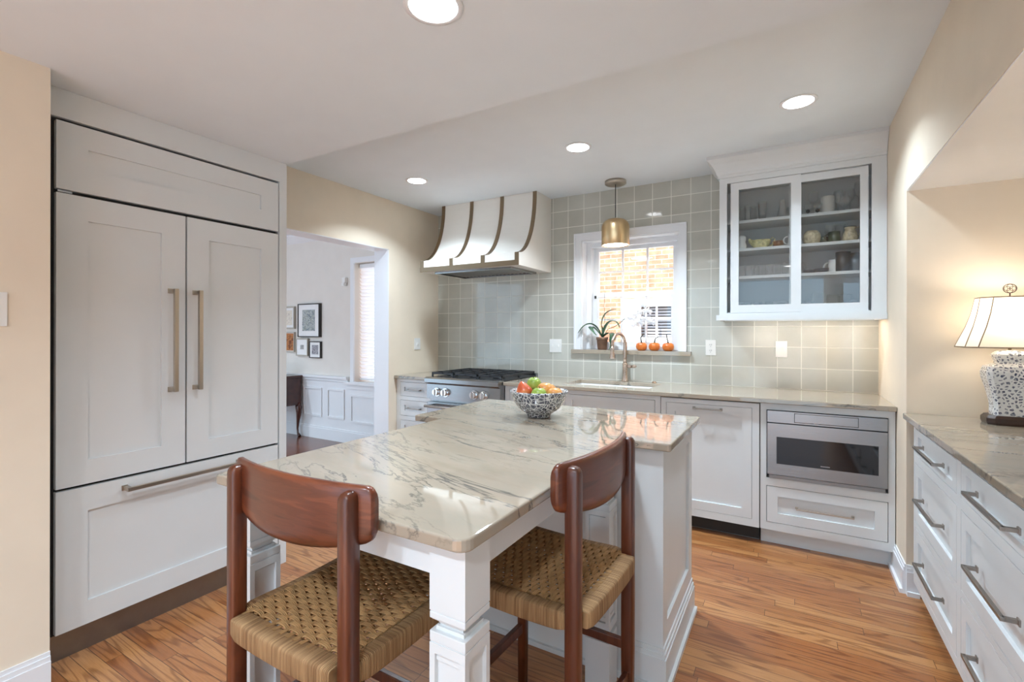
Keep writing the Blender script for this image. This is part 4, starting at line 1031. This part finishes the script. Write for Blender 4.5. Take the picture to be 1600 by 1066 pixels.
mb.build('backrest', 'teakx', st)
def rrail(p, q, hw, hh, mat, name):
    mb = MB(); p = Vector(p); q = Vector(q); d = (q - p).normalized(); s = Vector((-d.y, d.x, 0)); rings = []
    N = 14
    for i in range(N + 1):
        t = i / N; sag = -.006 * math.sin(PI * t); c = p.lerp(q, t) + Vector((0, 0, sag)); k = 1 - .22 * (abs(2 * t - 1)) ** 14
        ring = []
        for m in range(20):
            a = 2 * PI * m / 20; cx, cy = math.cos(a), math.sin(a); e = .32
            ring.append(mb.b.verts.new(c + s * math.copysign(abs(cx) ** e, cx) * hw * k + Vector((0, 0, math.copysign(abs(cy) ** e, cy) * hh * k))))
        rings.append(ring)
    mb.skin(rings); return mb.build(name, mat, st)
zc = SZ - .027
rrail((-.180, -.222, zc), (.180, -.222, zc), .026, .027, 'cordx', 'rear_rail_wrap')
rrail((-.204, .182, zc), (.204, .182, zc), .020, .027, 'cordx', 'front_rail_wrap')
rrail((-.198, -.197, zc), (-.198, .178, zc), .020, .027, 'cordy', 'side_rail_wrap')
rrail((.198, -.197, zc), (.198, .178, zc), .020, .027, 'cordy', 'side_rail_wrap')
# woven panel: bands over and under
mb = MB(); X0, X1, Y0, Y1 = -.195, .195, -.216, .184
def sagz(x, y): return -.012 * math.cos(x / .2 * PI / 2) * math.cos((y) / .21 * PI / 2)
nw = 15; pw = (X1 - X0 - .02) / nw
for k in range(nw):
    xc = X0 + .01 + pw * (k + .5)
    for dxx in (-.0036, .0, .0036):
        mb.tube([(xc + dxx, Y0 + (Y1 - Y0) * i / 16, SZ - .006 + sagz(xc, Y0 + (Y1 - Y0) * i / 16)) for i in range(17)], .0019, 5, False)
nf = 25; pf_ = (Y1 - Y0 - .03) / nf
for k in range(nf):
    yc = Y0 + .018 + pf_ * (k + .5); ph = PI * ((k // 1) % 2)
    for dyy in (-.0044, 0, .0044):
        pts = []
        for i in range(nw * 6 + 1):
            x = X0 + .01 + pw * i / 6; q = .5 + .5 * math.cos(PI * (i / 6 - .5) + ph); dip = q ** 3
            pts.append((x, yc + dyy * (1 - .25 * dip), SZ - .0005 - .0105 * dip + sagz(x, yc)))
        mb.tube(pts, .0022, 5, False)
mb.build('woven_seat', 'cord', st)
# underside layer
mb = MB()
for k in range(24):
    y = Y0 + .02 + (Y1 - Y0 - .04) * k / 23; mb.tube([(X0, y, SZ - .048), (0, y, SZ - .044), (X1, y, SZ - .048)], .0035, 5, False)
mb.build('seat_underside', 'cord', st)
def rail(p, q, a, b, name='stretcher'):
    p = Vector(p); q = Vector(q); d = (q - p).normalized(); s = Vector((-d.y, d.x, 0)) * a / 2; u = Vector((0, 0, b / 2))
    mb = MB(); mb.hull8([p - s - u, q - s - u, q + s - u, p + s - u, p - s + u, q - s + u, q + s + u, p + s + u], .003); mb.build(name, 'teak', st)
for x in (-PX, PX): rail((x, PYr + .018, .315), (x, PYf - .015, .315), .018, .030)
rail((-PX + .015, PYf, .245), (PX - .015, PYf, .245), .018, .034, 'footrest'); rail((-PX + .015, PYr, .225), (PX - .015, PYr, .225), .018, .030)
s2 = dup(st, (2.534, -2.6435, 0), PI / 2 - math.radians(2.5))
tag(s2, 'teak stool with woven cord seat at the right side of the table', 'stool', 'woven seat stools at the island table')
st.location = (2.201, -3.058, 0)

# ------------------------------------------------------------------ buffet on the right
BXF = 3.722; BF = Fr('-x', BXF); BY0, BY1 = -4.9, -.99
bu = thing('buffet_cabinet', 'long white base cabinet of drawers along the right wall niche', 'cabinet', (4.0, -2.4, 0))
cols = [(-1.690, -1.012), (-2.405, -1.715), (-3.12, -2.43), (-3.84, -3.15), (-4.56, -3.87)]
holes = []
for a, b in cols: holes += [(a + .012, b - .012, .738, .864), (a + .012, b - .012, .418, .700), (a + .012, b - .012, .150, .392)]
mb = MB(); mb.plate(BF, (BY0, BY1, .115, UC - .002), holes, -.02, 0); mb.box(BXF + .02, 4.40, BY1 - .018, BY1, .115, UC - .002); mb.box(BXF + .04, 4.40, BY0, BY1 - .018, .115, .13)
mb.build('body', 'cab', bu)
MB().box(BXF + .024, BXF + .03, BY0, BY1 - .02, .13, UC - .01).build('gap_shade_sheet', 'black', bu)  # black sheet standing in for shade between the drawers
MB().box(BXF + .08, BXF + .095, BY0, BY1, 0, .115).build('toe_kick', 'cab', bu)
for i, (a, b, c_, d) in enumerate(holes):
    if b < -3.9: pass
    mb = MB(); mb.shaker(BF, a + G, b - G, c_ + G, d - G, -.02, 0, .052, .012, .030 if d - c_ < .14 else .052, .030 if d - c_ < .14 else .052); o = mb.build('drawer', 'cab', bu)
    bar(BF, (a + b) / 2, (c_ + d) / 2 if d - c_ < .14 else (c_ + d) / 2 + .004, .335, False, 0, .011, .034, parent=o, mat='pewter', foot=.004)
slab('countertop', TZ, (3.697, 4.415, -4.9, YN - .004), [], 'quartzite worktop on the right hand drawers carrying the lamp', 'stone')

# table lamp
LX, LY = 4.043, -1.035; z0 = CT + .0006
lp = thing('table_lamp', 'lit blue and white porcelain jar lamp with a pale bell shade', 'lamp', (LX, LY, z0))
def rect_loft(mb, secs, ch=.25, n=1):
    R = []
    for hx, hy, z in secs:
        c_ = ch * min(hx, hy); pts = [(hx, -hy + c_), (hx, hy - c_), (hx - c_, hy), (-hx + c_, hy), (-hx, hy - c_), (-hx, -hy + c_), (-hx + c_, -hy), (hx - c_, -hy)]
        R.append([mb.b.verts.new((LX + x, LY + y, z0 + (z if z <= .04 else .04 + (z - .04) * 1.09))) for x, y in pts])
    mb.skin(R, True, False); return mb
rect_loft(MB(), [(.082, .060, 0), (.086, .062, .010), (.086, .062, .028), (.076, .054, .040)], .35).build('plinth', 'lampbase', lp)
rect_loft(MB(), [(.060, .042, .040), (.060, .042, .075), (.062, .044, .095), (.074, .052, .150), (.086, .058, .190), (.088, .058, .215), (.080, .052, .238), (.048, .034, .250), (.046, .032, .255)], .3).build('jar', 'jar', lp)
rect_loft(MB(), [(.046, .032, .2551), (.054, .038, .278), (.056, .040, .286), (.040, .028, .300), (.012, .010, .304)], .3).build('jar_lid', 'jar', lp)
MB().cyl((LX, LY, z0 + .328), (LX, LY, z0 + .360), .006, None, 12).build('stem', 'brass', lp)
sh = MB(); R = []
SECT = [(.166, .112, .340), (.152, .101, .380), (.134, .089, .430), (.118, .078, .490), (.106, .070, .560)]
for hx, hy, z in SECT:
    c_ = .035; pts = [(hx, -hy + c_), (hx, hy - c_), (hx - c_, hy), (-hx + c_, hy), (-hx, hy - c_), (-hx, -hy + c_), (-hx + c_, -hy), (hx - c_, -hy)]
    R.append([sh.b.verts.new((LX + x, LY + y, z0 + z)) for x, y in pts])
sh.skin(R, False, False); shd = sh.build('lamp_shade', 'shade', lp)
mb = MB()
for k in range(8):
    pts = []
    for hx, hy, z in SECT:
        c_ = .035; pp = [(hx, -hy + c_), (hx, hy - c_), (hx - c_, hy), (-hx + c_, hy), (-hx, hy - c_), (-hx, -hy + c_), (-hx + c_, -hy), (hx - c_, -hy)][k]
        pts.append((LX + pp[0], LY + pp[1], z0 + z))
    mb.tube(pts, .0022, 6)
for hx, hy, z in (SECT[0], SECT[-1]):
    c_ = .035; pts = [(hx, -hy + c_), (hx, hy - c_), (hx - c_, hy), (-hx + c_, hy), (-hx, hy - c_), (-hx, -hy + c_), (-hx + c_, -hy), (hx - c_, -hy)]
    P = [(LX + x, LY + y, z0 + z) for x, y in pts]
    for i in range(8): mb.tube([P[i], P[(i + 1) % 8]], .0030, 6)
mb.build('shade_piping', plain('beige_piping', srgb(150, 132, 108), .7), lp)
mb = MB(); mb.cyl((LX, LY, z0 + .36), (LX, LY, z0 + .40), .014, None, 12); mb.tube([(LX, LY, z0 + .36), (LX + .05, LY, z0 + .41), (LX + .05, LY, z0 + .50), (LX, LY, z0 + .56), (LX - .05, LY, z0 + .50), (LX - .05, LY, z0 + .41), (LX, LY, z0 + .36)], .0015, 6); mb.build('harp', 'brass', lp)
MB().lathe((LX, LY, z0 + .40), [(.008, 0), (.014, .02), (.028, .055), (.024, .08), (.0005, .092)], 18).build('bulb', 'bulb', lp)
mb = MB(); fc_ = Vector((LX, LY, z0 + .600)); rr = .022
ring = [fc_ + Vector((rr * math.cos(2 * PI * k / 24), 0, rr * .9 * math.sin(2 * PI * k / 24))) for k in range(25)]
mb.tube(ring, .0016, 6, False)
for q in range(4):
    cc = fc_ + Vector((.009 * math.cos(PI / 2 * q), 0, .009 * math.sin(PI / 2 * q)))
    mb.tube([cc + Vector((.010 * math.cos(2 * PI * k / 12), 0, .010 * math.sin(2 * PI * k / 12))) for k in range(13)], .0011, 5, False)
mb.cyl((LX, LY, z0 + .556), (LX, LY, z0 + .580), .0025, None, 8); mb.build('finial', plain('bronze_finial', srgb(70, 55, 45), .4, .6), lp)
ld = bpy.data.lights.new('lamp_bulb_light', 'POINT'); lo = bpy.data.objects.new('lamp_bulb_light', ld); COL.objects.link(lo)
ld.energy = 1.1; ld.color = (1, .88, .74); ld.shadow_soft_size = .03; lo.parent = lp; lo.location = (0, 0, .51)
